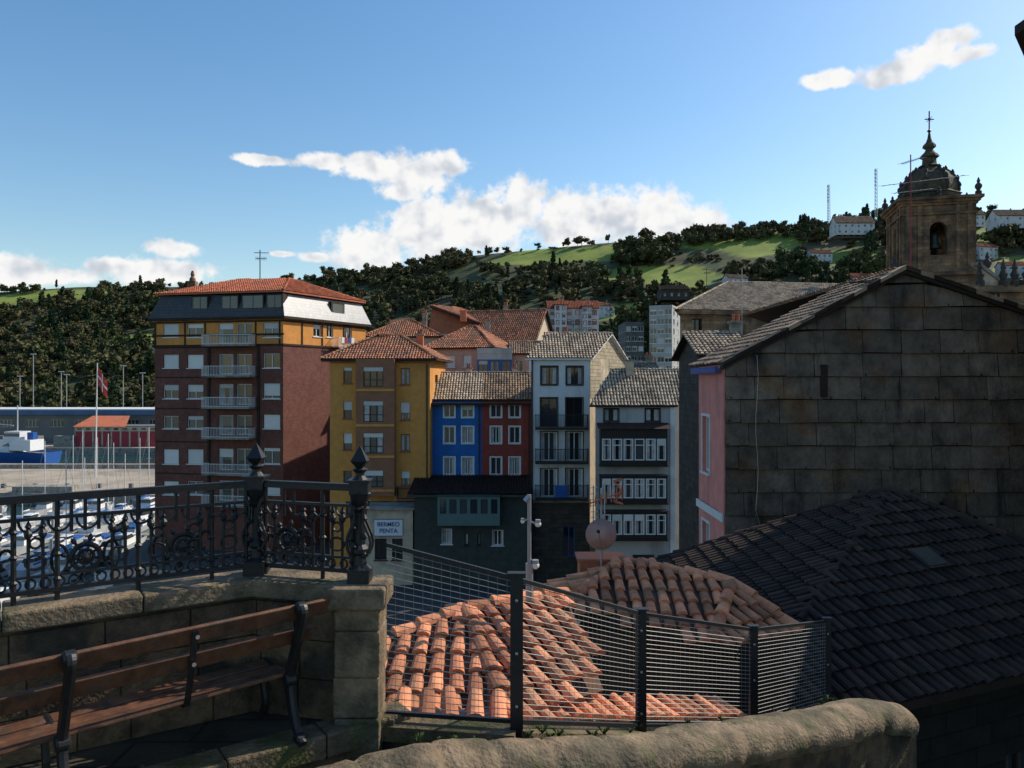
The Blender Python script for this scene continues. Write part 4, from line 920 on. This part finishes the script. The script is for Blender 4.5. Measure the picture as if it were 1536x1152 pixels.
b.lathe(cdp,[(.25*math.sin(k*.16)/math.sin(1.28),.09*(1-math.cos(k*.2))*1.2) for k in range(1,9)],M_dish,n=24,ax=axd,e1=e1,e2=e2); b.finish('reflector',e,smooth=True); b=MB()
b.tube(cdp-V((0,-.08,.55)),cdp+V((0,.08,.75)),.02,M_metal); b.tube(cdp+e2*-.22,cdp+axd*.35,.008,M_metal); b.lathe(cdp+axd*.35,[(.025,0),(.03,.05),(.01,.07)],M_skin,n=8,ax=axd,e1=e1,e2=e2)
b.finish('mast',e)
b=MB(); p=R(907,790,12.55); b.tube(p,R(907,722,12.55),.014,M_metal); a_=R(885,755,12.5);c_=R(933,738,12.6); b.tube(a_,c_,.011,M_orangep,n=4)
for k in range(7):
    q=a_.lerp(c_,k/6); b.tube(q-V((0,0,.07+.008*k)),q+V((0,0,.07+.008*k)),.011,M_orangep,n=4)
for s_ in(-1,1):
    b.path([c_,c_+V((-.12,0,.17*s_)),c_+V((.02,0,.2*s_))],.011,M_orangep,n=4); b.path([c_+V((0,.15,0)),c_+V((-.12,.15,.17*s_)),c_+V((.02,.15,.2*s_))],.011,M_orangep,n=4)
for k in range(6): b.tube(R(884,732+k*9,12.5),R(896,731+k*9,12.7),.006,M_metal,n=3)
b.tube(R(890,728,12.6),R(890,790,12.6),.01,M_metal); b.finish('yagi_antenna')
e=empty('surveillance_mast'); b=MB(); d=8.9; b.tube(R(794,900,d),R(794,742,d),.024,M_metal,n=10); b.tube(R(794,900,d),R(794,845,d),.045,M_metal,n=10); b.finish('pole',e)
b=MB(); 
for px,py,r in((807,786,.036),(784,782,.025),(803,848,.045)):
    q=R(px,py,d); b.lathe(q-V((0,0,r)),[(r*math.sin(math.pi*k/8)+.001,r-r*math.cos(math.pi*k/8)) for k in range(9)],M_frame,n=12); b.tube(q,R(794,py-4,d),.012,M_metal); b.tube(q+V((0,0,r*.3)),q+V((0,0,r*1.4)),r*.9,M_metal,n=10)
b.tube(R(794,745,d),R(788,752,d),.035,M_metal,n=8); b.finish('camera_heads',e,smooth=False)

# ------------------------------------------------------------ terrace
FZ=15.5; CT=16.52
Pp=V((-1.14,5.8,0)); Pc=V((-2.0,6.05,0)); dl=(V((-3.4,5.13,0))-Pc).normalized(); Pl=Pc+dl*5.0
t=MB(); t.poly([(-.86,5.93,FZ),(-1.2,6.0,FZ),(-2.0,6.2,FZ),(Pl.x,Pl.y,FZ),(Pl.x+1.5,Pl.y-2.5,FZ),(-2.55,4.76,FZ)],M_pave); t.finish('terrace_floor')
kd=(V((-2.9,4.5,0))-V((-.84,5.95,0))); t=MB(); k0=V((-.82,5.97,0)); kn=V((kd.y,-kd.x,0)).normalized()
if kn.y>0: kn=-kn
kd=kd*1.9
for i in range(7):
    a_=k0+kd*(i/7); t.ob(a_+V((0,0,FZ-.16))-kn*.14,kd*(1/7)*.992,kn*.26,V((0,0,.17+.012*random.random())),M_moss)
t.ob(k0+V((0,0,2))-kn*.1,kd,kn*.18,V((0,0,FZ-.165-2)),M_stonep)
o=t.finish('terrace_kerb'); bv=o.modifiers.new('b','BEVEL'); bv.width=.018; bv.segments=2
e=empty('terrace_parapet_wall'); t=MB(); t2=MB()
for a_,c_ in((Pp+V((.0,0.02,0)),Pc),(Pc,Pl)):
    d_=(c_-a_); n_=V((-d_.y,d_.x,0)).normalized()
    if n_.y>0: n_=-n_
    t.ob(a_-n_*.15+V((0,0,2)),d_,n_*.28,V((0,0,CT-.13-2)),M_stonep)
    L_=d_.length; k=max(1,int(L_/.75)); 
    dn_=d_.normalized(); zc_=FZ+.01; 
    for (h_) in(.3,.29,.27):
        u=0
        while u<L_-.05:
            w_=min(random.uniform(.3,.62),L_-u); t.ob(a_+dn_*(u+.006)+n_*.128+V((0,0,zc_)),dn_*(w_-.012),n_*random.uniform(.015,.032),V((0,0,h_-.012)),M_stonep); u+=w_
        zc_+=h_
    for i in range(k): t2.ob(a_+d_*(i/k)-n_*.2+V((0,0,CT-.13)),d_*(.994/k),n_*.4,V((0,0,.13+random.uniform(-.004,.004))),M_cop)
t.finish('wall',e); o=t2.finish('coping',e)
bv=o.modifiers.new('b','BEVEL'); bv.width=.015; bv.segments=2; bv.limit_method='ANGLE'
e=empty('stone_pillar'); t=MB(); zq=FZ-.3
for h_ in(.36,.3,.34,.16):
    j=random.uniform(-.006,.006); t.box(Pp.x-.16+j,Pp.x+.17+j,5.63-j,5.97,zq,zq+h_-.004,M_cop); zq+=h_
o=t.finish('shaft',e); bv=o.modifiers.new('b','BEVEL'); bv.width=.014; bv.segments=2
t=MB(); t.box(Pp.x-.21,Pp.x+.22,5.58,6.02,CT-.16,CT+.0,M_cop); o=t.finish('cap',e); bv=o.modifiers.new('b','BEVEL'); bv.width=.02; bv.segments=2
t=MB(); t.box(Pp.x+.0,Pp.x+.26,5.75,6.05,2,FZ+.0,M_stonep); t.finish('base',e)

# ------------------------------------------------------------ iron railing
e=empty('iron_railing'); t=MB(); RTz=17.24; K2=1.5
def post(t,p,h=.96):
    z=CT
    t.box(p.x-.08,p.x+.08,p.y-.08,p.y+.08,z,z+.1,M_iron); 
    t.lathe((p.x,p.y,z+.1),[(r*K2,h) for r,h in[(.06,0),(.035,.03),(.03,.1),(.045,.12),(.045,.15),(.028,.18),(.028,.42),(.05,.45),(.03,.47),(.045,.52),(.055,.56),(.03,.6)]],M_iron,n=12)
    t.box(p.x-.07,p.x+.07,p.y-.07,p.y+.07,z+.66,z+.75,M_iron); t.box(p.x-.085,p.x+.085,p.y-.085,p.y+.085,z+.75,z+.765,M_iron)
    t.lathe((p.x,p.y,z+.765),[(.06,0),(.035,.03),(.035,.05),(.06,.075),(.025,.095)],M_iron,n=12)
    t.lathe((p.x,p.y,z+.85),[(.03,0),(.085,.055),(.016,.15),(.004,.165)],M_iron,n=4,rot=math.pi/4)
    for sx in(-1,1):
        for oy in(-.06,.04):
            pts=[V((p.x+sx*(.06+.03*math.sin(k*.8)),p.y+oy,z+.2+k*.05)) for k in range(9)]; t.path(pts,.012,M_iron,n=5)
    for k in range(6): t.lathe((p.x+(-1)**k*.04,p.y-.05,z+.2+k*.07),[(.01,-.02),(.026,0),(.01,.03)],M_iron,n=6)
def ringp(c,ex,ez,rx,rz,r,t,n=14,a0=0,a1=2*math.pi):
    pts=[c+ex*(math.cos(a0+(a1-a0)*k/n)*rx)+ez*(math.sin(a0+(a1-a0)*k/n)*rz) for k in range(n+1)]; t.path(pts,r,M_iron,n=5)
ez=V((0,0,1))
def rail(t,a,c,wheel_at):
    d=(c-a); L_=d.length; ex=d.normalized(); ny=V((-ex.y,ex.x,0))
    def P(u,z,o=0): return a+ex*u+ny*o+V((0,0,z))
    t.ob(P(0,RTz-.04,-.035),ex*L_,ny*.07,V((0,0,.034)),M_iron); t.ob(P(0,RTz-.0055,-.025),ex*L_,ny*.05,V((0,0,.016)),M_iron)
    t.ob(P(0,RTz-.165,-.015),ex*L_,ny*.03,V((0,0,.022)),M_iron)
    t.ob(P(0,CT+.06,-.02),ex*L_,ny*.04,V((0,0,.03)),M_iron)
    t.ob(P(0,CT+.165,-.01),ex*L_,ny*.02,V((0,0,.018)),M_iron)
    n=int(L_/.085)
    for i in range(n+1):
        u=.03+(L_-.06)*i/n
        if any(abs(u-w)<.1 for w in wheel_at):
            t.tube(P(u,RTz-.03),P(u,RTz-.26),.012,M_iron); continue
        if i%3==0:
            t.tube(P(u,CT),P(u,RTz-.03),.017,M_iron,n=8)
            for zz_ in(CT+.13,CT+.3,RTz-.25): t.lathe(P(u,zz_),[(.018,0),(.03,.015),(.018,.03)],M_iron,n=8)
        else:
            t.tube(P(u,CT+.08),P(u,RTz-.26),.011,M_iron)
            t.lathe(P(u,RTz-.29),[(.012,0),(.026,.02),(.028,.04),(.012,.07),(.022,.085),(.004,.125)],M_iron,n=7)
        if i%3==1: ringp(P(u+.5*L_/n,CT+.27),ex,ez,.06,.05,.010,t); ringp(P(u+.5*L_/n,CT+.40),ex,ez,.035,.035,.009,t)
    m=int(L_/.17)
    for i in range(m):
        u=(i+.5)*L_/m; ringp(P(u,RTz-.16),ex,ez,.07,.09,.009,t,n=8,a0=math.pi,a1=2*math.pi)
        ringp(P(u,CT+.125),ex,ez,.03,.035,.008,t,n=8); ringp(P(u+.5*L_/m,CT+.125),ex,ez,.03,.035,.008,t,n=8)
    for w in wheel_at:
        c0=P(w,CT+.27,-.02); ringp(c0,ex,ez,.09,.09,.019,t,n=18); ringp(c0,ex,ez,.05,.05,.012,t,n=14)
        t.lathe(c0,[(.001,-.035),(.035,-.02),(.035,.02),(.001,.035)],M_iron,n=10,ax=ny,e1=ex,e2=ez)
        for k in range(8):
            an=k*math.pi/4+.2; dd=ex*math.cos(an)+ez*math.sin(an); t.tube(c0,c0+dd*.12,.010,M_iron,n=5); t.lathe(c0+dd*.115,[(.009,0),(.02,.015),(.018,.03),(.004,.048)],M_iron,n=6,ax=dd,e1=ny,e2=dd.cross(ny))
        for s in(-1,1): ringp(c0+ex*s*.16,ex,ez,.05,.1,.011,t,n=12)
rail(t,V((Pp.x-.03,Pp.y,0)),V((Pc.x+.05,Pc.y-.01,0)),[.60])
rail(t,Pc+dl*.05,Pl,[.48,1.12,1.75,2.4,3.05]); t.finish('panels',e)
t=MB(); post(t,Pp); post(t,Pc); post(t,Pc+dl*2.5); t.finish('posts',e)

# ------------------------------------------------------------ bench
e=empty('park_bench'); bd_=(V((-1.56,5.48,0))-V((-2.61,4.5,0))).normalized(); fn=V((-bd_.y,bd_.x,0))
b0=V((-2.61,4.5,0)); Lb=1.436; u_end=Lb+.25
def bpnt(u,f_,z): return b0+bd_*u+fn*f_+V((0,0,FZ+z))
t=MB()
prof0=[(-.15,.955,.03),(-.165,.92,.036),(-.14,.85,.038),(-.09,.72,.036),(-.03,.58,.036),(.02,.46,.038),(.03,.36,.04),(.0,.24,.038),(-.05,.12,.034),(-.10,.05,.03),(-.16,.0,.034)]
fr0=[(.02,.42,.03),(.2,.4,.028),(.42,.42,.028),(.47,.38,.028),(.45,.25,.026),(.42,.12,.026),(.48,.0,.03)]
def smooth(P,m=4):
    out=[]
    for i in range(len(P)-1):
        p0=P[max(0,i-1)];p1=P[i];p2=P[i+1];p3=P[min(len(P)-1,i+2)]
        for k in range(m):
            s=k/m; out.append(tuple(.5*(2*p1[j]+(p2[j]-p0[j])*s+(2*p0[j]-5*p1[j]+4*p2[j]-p3[j])*s*s+(3*p1[j]-p0[j]-3*p2[j]+p3[j])*s**3) for j in range(3)))
    out.append(P[-1]); return out
def sweep(t,u,pr_,hw_=.03):
    vs_=[];N_=8
    for i,(f0,z0,w0) in enumerate(pr_):
        a=pr_[max(0,i-1)];c=pr_[min(len(pr_)-1,i+1)]; d_=(fn*(c[0]-a[0])+ez*(c[1]-a[1])).normalized(); nv=d_.cross(bd_)
        p0=bpnt(u,f0,z0)
        for k in range(N_):
            an=2*math.pi*k/N_; vs_.append(p0+bd_*math.copysign(abs(math.cos(an))**.6,math.cos(an))*hw_+nv*math.copysign(abs(math.sin(an))**.6,math.sin(an))*w0)
    n=len(pr_); t.mesh(vs_,[(i*N_+k,i*N_+(k+1)%N_,(i+1)*N_+(k+1)%N_,(i+1)*N_+k) for i in range(n-1) for k in range(N_)]+[tuple(range(N_)),tuple(range((n-1)*N_,n*N_))],M_iron)
for u in(0,Lb):
    sweep(t,u,smooth(prof0)); sweep(t,u,smooth(fr0),.024)
    for f_,z_,r_ in((-.135,.94,.045),(.03,.4,.05),(-.12,.03,.04)): t.lathe(bpnt(u,f_,z_)-bd_*.038,[(r_*.7,0),(r_,.012),(r_,.064),(r_*.7,.076)],M_iron,n=14,ax=bd_,e1=fn,e2=ez)
o=t.finish('iron_frame',e,smooth=False)
t=MB()
def slat(f0,z0,f1,z1,th,u0=-.9,u1=u_end):
    a_=bpnt(u0,f0,z0); dv=bpnt(u0,f1,z1)-a_; nv=dv.normalized().cross(bd_); t.ob(a_,bd_*(u1-u0),dv,nv*th,M_wood)
slat(-.105,.95,-.065,.84,-.03); slat(-.05,.77,-.005,.655,-.03,u1=u_end-.1); slat(.06,.445,.17,.435,.03,u1=Lb+.02); slat(.19,.433,.30,.433,.03,u1=Lb+.03); slat(.32,.435,.43,.445,.03,u1=Lb+.01)
o=t.finish('wooden_slats',e); bv=o.modifiers.new('b','BEVEL'); bv.width=.008; bv.segments=2
t=MB(); p=[bpnt(.72,-.1,.93),bpnt(.72,-.03,.66),bpnt(.72,.03,.47),bpnt(.72,.06,.4),bpnt(.72,.4,.4)]
for a_,c_ in zip(p[:-1],p[1:]): t.ob(a_-bd_*.02-fn*.012,bd_*.04,fn*.008,c_-a_,M_iron)
for f_,z_ in((-.11,.9),(-.05,.71)):
    for u in(0,.72,Lb): t.lathe(bpnt(u,f_-.035,z_),[(.001,-.012),(.012,-.008),(.014,0)],M_metal,n=8,ax=-fn,e1=bd_,e2=ez)
t.finish('centre_strap',e)

# ------------------------------------------------------------ mesh fence
FP=[V((-.95,5.85,0)),V((.034,5.7,0)),V((1.2,7.2,0)),V((2.59,8.3,0)),V((3.99,9.8,0))]
FB=[15.47,15.47,14.78,14.29,13.90]; FTz=[16.8,16.58,15.88,15.38,15.01]
e=empty('wire_mesh_fence'); t=MB()
for i in range(1,5):
    p=FP[i]; k=1.35 if i<3 else 1.2
    t.box(p.x-.035*k,p.x+.035*k,p.y-.03,p.y+.03,FB[i]-.1,FTz[i]+.02,M_iron); t.box(p.x-.05*k,p.x+.05*k,p.y-.04,p.y+.04,FTz[i]+.02,FTz[i]+.032,M_iron)
    for zf in(.15,.5,.85):
        zb_=FB[i]+(FTz[i]-FB[i])*zf; t.lathe((p.x,p.y-.03,zb_),[(.012,0),(.012,.012),(.004,.016)],M_metal,n=6,ax=V((0,-1,0)),e1=V((1,0,0)),e2=V((0,0,1)))
for i in range(4):
    a_,c_=FP[i],FP[i+1]; at_=V((a_.x,a_.y,FTz[i]));ct_=V((c_.x,c_.y,FTz[i+1]));ab=V((a_.x,a_.y,FB[i]+.03));cb_=V((c_.x,c_.y,FB[i+1]+.03))
    t.ob(at_-V((0,.015,.03)),ct_-at_,V((0,.03,0)),V((0,0,.03)),M_iron); t.ob(ab-V((0,.015,0)),cb_-ab,V((0,.03,0)),V((0,0,.03)),M_iron)
t.finish('posts_and_rails',e); t=MB()
for i in range(4):
    a_,c_=FP[i],FP[i+1]; n=26
    for k in range(1,n):
        f_=k/n; t.tube(V((a_.x,a_.y,FB[i]+(FTz[i]-FB[i])*f_)),V((c_.x,c_.y,FB[i+1]+(FTz[i+1]-FB[i+1])*f_)),.0032,M_wire,n=4,cap=False)
    L_=(c_-a_).length; m=int(L_/.07)
    for k in range(1,m):
        f_=k/m; p=a_.lerp(c_,f_); t.tube(V((p.x,p.y,FB[i]+(FB[i+1]-FB[i])*f_)),V((p.x,p.y,FTz[i]+(FTz[i+1]-FTz[i])*f_)),.0014,M_wire,n=3,cap=False)
t.finish('mesh',e)
t=MB()
for i in range(4):
    a_=V((*FP[i].xy,FB[i]-.12));c_=V((*FP[i+1].xy,FB[i+1]-.12)); n_=V((-(c_-a_).y,(c_-a_).x,0)).normalized(); a_=a_-n_*.12; c_=c_-n_*.12
    t.mesh([a_,c_,c_+n_*.24,a_+n_*.24,a_+V((0,0,.11)),c_+V((0,0,.11)),c_+n_*.24+V((0,0,.11)),a_+n_*.24+V((0,0,.11))],[(0,1,5,4),(1,2,6,5),(2,3,7,6),(3,0,4,7),(4,5,6,7)],M_moss)
    t.mesh([a_+n_*.02-V((0,0,10)),c_+n_*.02-V((0,0,10)),c_+n_*.02,a_+n_*.02],[(0,1,2,3)],M_stonep); t.mesh([a_+n_*.22-V((0,0,10)),c_+n_*.22-V((0,0,10)),c_+n_*.22,a_+n_*.22],[(0,1,2,3)],M_stonep)
t.finish('fence_kerb_wall')
# ------------------------------------------------------------ rounded dressed-stone parapet in front
pts=[R(420,1200,4.5),R(620,1142,4.9),R(760,1132,5.2),R(900,1122,5.5),R(1050,1108,6.0),R(1200,1082,6.7),R(1290,1062,7.3),R(1350,1070,7.8)]
sm=[]
for i in range(len(pts)-1):
    p0=pts[max(0,i-1)];p1=pts[i];p2=pts[i+1];p3=pts[min(len(pts)-1,i+2)]
    for k in range(18):
        s=k/18; sm.append(.5*((2*p1)+(-p0+p2)*s+(2*p0-5*p1+4*p2-p3)*s*s+(-p0+3*p1-3*p2+p3)*s**3))
sm.append(pts[-1]); t=MB(); n=30; vs_=[]; N_=len(sm)
so_=random.Random(5); seg_=[(so_.uniform(-.012,.012),so_.uniform(-.008,.010),so_.uniform(.975,1.025)) for _ in range(40)]
for i,p in enumerate(sm):
    d_=(sm[min(i+1,N_-1)]-sm[max(0,i-1)]).normalized(); a_=d_.cross(V((0,0,1))).normalized(); u_=a_.cross(d_)
    k_=i//11; groove=.87 if i%11==0 else (.985 if i%11 in(1,10) else 1.0); oa,ou,sc_=seg_[k_]
    if N_-1-i<4: groove*=[.3,.7,.88,.96][N_-1-i]
    for k in range(n+1):
        t_=math.pi*(k/n*1.3-.15); q=p+a_*(math.cos(t_)*.23*groove*sc_+oa)+u_*(math.sin(t_)*.18*groove*sc_-.1+ou)
        nz=mnoise.noise(q*3.2)*.016+mnoise.noise(q*9)*.009+mnoise.noise(q*25)*.005; vs_.append(q+(q-p).normalized()*nz)
fs_=[(i*(n+1)+k,i*(n+1)+k+1,(i+1)*(n+1)+k+1,(i+1)*(n+1)+k) for i in range(N_-1) for k in range(n)]
t.mesh(vs_,fs_,M_cop); e=empty('rounded_stone_parapet'); t.finish('coping',e,smooth=True)
t=MB()
for i in range(N_-1):
    a_,c_=sm[i],sm[i+1]; d_=(c_-a_).normalized(); n_=V((d_.y,-d_.x,0))
    for s in(-.17,.17):
        t.poly([a_+n_*s-V((0,0,.12)),c_+n_*s-V((0,0,.12)),c_+n_*s-V((0,0,3)),a_+n_*s-V((0,0,3))],M_stonep)
t.finish('wall',e)
t=MB(); t.poly([(-6,0,14.7),(6,0,14.7),(6,5,13.6),(4.2,8.2,13.3),(3.9,9.6,13.8),(2.6,8.2,14.1),(1.2,7.1,14.6),(0,5.7,15.2),(-.9,5.85,15.2),(-3,4.4,15.2)],M_pave); t.finish('sloping_lane')
t=MB(); wd=mat('weed_leaf',(.06,.085,.022),var=.3,bump=0,rnd=.4)
def tuft(p,h,n):
    for _ in range(n):
        a=random.uniform(0,6.28); d=V((math.cos(a),math.sin(a),0)); s_=V((-d.y,d.x,0)); hh=h*random.uniform(.5,1)
        t.poly([p-s_*.006,p+s_*.006,p+d*hh*.4+V((0,0,hh*.8))+s_*.005,p+d*hh*.8+V((0,0,hh*.8))],wd)
for k in range(46):
    i=random.randrange(16,N_-6); d_=(sm[i+1]-sm[i]).normalized(); a_=d_.cross(V((0,0,1))).normalized(); 
    tuft(sm[i]-a_*random.uniform(.16,.26)+V((0,0,random.uniform(-.06,.02))),random.uniform(.03,.08),14)
for k in range(24):
    u=random.random()*.6; tuft(k0+kd*u-kn*.15+V((0,0,FZ-.02)),random.uniform(.02,.06),10)
t.finish('wall_weeds')

# ------------------------------------------------------------ harbour
def boat(t,p,ang,L_,kind):
    ca,sa=math.cos(ang),math.sin(ang)
    def T(x,y,z): return V((p[0]+x*ca-y*sa,p[1]+x*sa+y*ca,z))
    st=[(-.5,.8,.0),(-.2,1,.0),(.15,.95,.02),(.38,.6,.08),(.5,.02,.16)]; w=L_*.16; vs=[]
    for x,k,s in st:
        for yy,zz_ in((-w*k,.75+s*L_*.12+.1),(-w*k*.7,.05),(0,-.15),(w*k*.7,.05),(w*k,.75+s*L_*.12+.1)): vs.append(T(x*L_,yy,zz_*L_/7+0))
    fs=[(i*5+k,i*5+k+1,(i+1)*5+k+1,(i+1)*5+k) for i in range(4) for k in range(4)]+[(0,1,2,3,4)]
    t.mesh(vs,fs,M_hull if kind!=2 else M_bluep)
    dk=[T(x*L_,-w*k*.93,(.62+s*L_*.12+.1)*L_/7) for x,k,s in st]+[T(x*L_,w*k*.93,(.62+s*L_*.12+.1)*L_/7) for x,k,s in st[::-1]]
    t.poly(dk,M_conc)
    h=L_/7
    def cab(x0,x1,y0,z0,z1,m,tp=.8):
        a=[T(x0,-y0,z0),T(x1,-y0*.8,z0),T(x1,y0*.8,z0),T(x0,y0,z0)]; xm=(x0+x1)/2
        b=[T(xm+(x0-xm)*tp,-y0*tp,z1),T(xm+(x1-xm)*tp*.7,-y0*.8*tp,z1),T(xm+(x1-xm)*tp*.7,y0*.8*tp,z1),T(xm+(x0-xm)*tp,y0*tp,z1)]
        t.mesh(a+b,[(0,1,5,4),(1,2,6,5),(2,3,7,6),(3,0,4,7),(4,5,6,7)],m)
    cab(-.1*L_,.28*L_,w*.7,.7*h,1.25*h,M_hull); cab(-.08*L_,.14*L_,w*.62,1.25*h,1.6*h,M_glass,.9); cab(-.1*L_,.12*L_,w*.62,1.6*h,1.7*h,M_hull,.95)
    if kind==0: cab(-.48*L_,-.14*L_,w*.75,.73*h,1.1*h,M_bluep,.9)
    if kind==1:
        t.tube(T(.05*L_,0,1.2*h),T(.05*L_,0,L_*1.25),.05,M_frame,n=5); t.tube(T(.05*L_,0,1.9*h),T(-.4*L_,0,1.8*h),.1,M_bluep,n=5)
        t.tube(T(.05*L_,0,L_*1.2),T(.48*L_,0,1*h),.012,M_metal,n=3); t.tube(T(.05*L_,0,L_*1.2),T(-.48*L_,0,1*h),.012,M_metal,n=3); t.tube(T(.05*L_,-.5,L_*.8),T(.05*L_,.5,L_*.8),.02,M_frame,n=3)
protos=[]
for k in range(5):
    t=MB(); boat(t,(0,0),0,[6,7,9,6.5,8][k],[0,3,1,2,1][k]); o=t.finish('moored_boat'); protos.append(o.data); bpy.data.objects.remove(o)
rnd=random.Random(3)
po=MB()
for row2,(yy) in enumerate((66,78,90,102)):
    x0=-39-(yy-66)*.05
    xs=x0-2; po.box(-95,x0,yy-.8,yy+.8,.25,.55,M_conc)
    for k in range(13):
        for s in(-1,1):
            if rnd.random()<.15: continue
            x=xs-k*3.6+rnd.uniform(-.3,.3)
            o=bpy.data.objects.new('moored_boat',protos[rnd.choice([0,0,1,1,2,3,4])]); S.collection.objects.link(o); o.location=(x,yy+s*4.6,0); o.rotation_euler=(0,0,s*math.pi/2+rnd.uniform(-.08,.08)); o.scale=(rnd.uniform(.8,1.1),rnd.uniform(.8,1),rnd.uniform(.85,1.1))
    for k in range(8): po.tube((-40-k*7,yy+.9,-1),(-40-k*7,yy+.9,2.2),.15,M_metal)
po.finish('mooring_pontoons')
e=empty('fishing_vessel'); t=MB(); boat(t,(0,0),0,22,2); o=t.finish('hull',e); 
t=MB(); t.box(-7,1,-2,2,3.0,5.4,M_hull); t.box(-4,0,-1.6,1.6,5.4,7.2,M_hull); t.box(-3.9,.02,-1.62,1.62,6.1,6.8,M_glass); t.tube((-2,0,7),(-2,0,13),.12,M_hull); t.tube((6,0,3),(6,0,10),.14,M_hull); t.tube((6,0,9),(-1,0,8.5),.06,M_hull); t.box(-6.5,-5,-.6,.6,5.4,7,M_bluep)
t.finish('superstructure',e); e.location=(-113,174,.2); e.rotation_euler=(0,0,math.radians(170))
B=Bld('fish_market_hall'); y=212
f=Fac(B,(-190,y),(-94,y),1.8,zz(622,y),M_shed)
for k in range(14): f.win(2+k*6.8,6+k*6.8,6.2,8.2,fr=M_frame,div=4,sill=False)
f.build(); Fac(B,(-94,y),(-94,y+14),1.8,zz(622,y),M_shed).build()
B.r.ob((-190,y-1,zz(622,y)),(96.5,0,0),(0,16,0),(0,0,1.3),M_lightblue); B.r.ob((-190,y-1.1,zz(622,y)+1.3),(96.5,0,0),(0,16,0),(0,0,.3),M_frame); B.done()
B=Bld('net_store_sheds'); y=200; x0,x1=hp(112,y)[0],hp(236,y)[0]; f=Fac(B,(x0,y),(x1,y),1.8,zz(640,y),M_cream)
f.build()
n=9
for k in range(n):
    w_=f.L/n; f.fb(B.t,k*w_+.25,(k+1)*w_-.25,1.8,zz(647,y),.01,.1,M_redp); f.fb(B.g,k*w_+.6,(k+1)*w_-.6,zz(646,y)+.2,zz(642,y),.01,.06,M_glass)
Fac(B,(x1,y),(x1,y+10),1.8,zz(640,y),M_cream).build()
zr=zz(640,y); B.r.poly([(x0-.3,y-.4,zr),(x1-8,y-.4,zr),(x1-10,y+6,zr+2.6),(x0+1.5,y+6,zr+2.6)],M_tilered); B.r.ob((x0,y,zr-.02),(x1-x0,0,0),(0,10,0),(0,0,.2),M_shed)
B.done()
t=MB()
for x in range(-190,-116,9): t.box(x,x+5,199,201.5,1.8,4.6,random.choice([M_shed,M_conc,M_shed,M_bluep]))
t.finish('quay_containers')
e=empty('flagpole'); t=MB(); pb=R(143,712,135); pt_=R(146,545,135); t.tube((pb.x,pb.y,1.7),pt_,.16,M_frame,r1=.08,n=8); t.finish('pole',e)
t=MB(); N=16
def fp(u,v): return pt_+V((.1+u*1.6,.5*math.sin(u*7)*.3,-.6-v*3.2-u*2.4))
def fc(u,v):
    if abs(v-.5)<.04 or abs(u-.5)<.035: return M_frame
    if abs(u-v)<.05 or abs(u+v-1)<.05: return M_greenp
    return M_flagr
for i in range(N):
    for j in range(N): t.poly([fp(i/N,j/N),fp((i+1)/N,j/N),fp((i+1)/N,(j+1)/N),fp(i/N,(j+1)/N)],fc((i+.5)/N,(j+.5)/N))
t.finish('flag',e)
for px in(30,50,92,100,185,214):
    t=MB(); q=R(px,560,230); zt_=rnd.uniform(20,27); t.tube((q.x,q.y,1.8),(q.x,q.y,zt_),.12,M_metal,n=5); t.box(q.x-.8,q.x+.8,q.y-.2,q.y+.2,zt_,zt_+.3,M_metal); t.finish('street_lamp')
print('objs',len(bpy.data.objects))
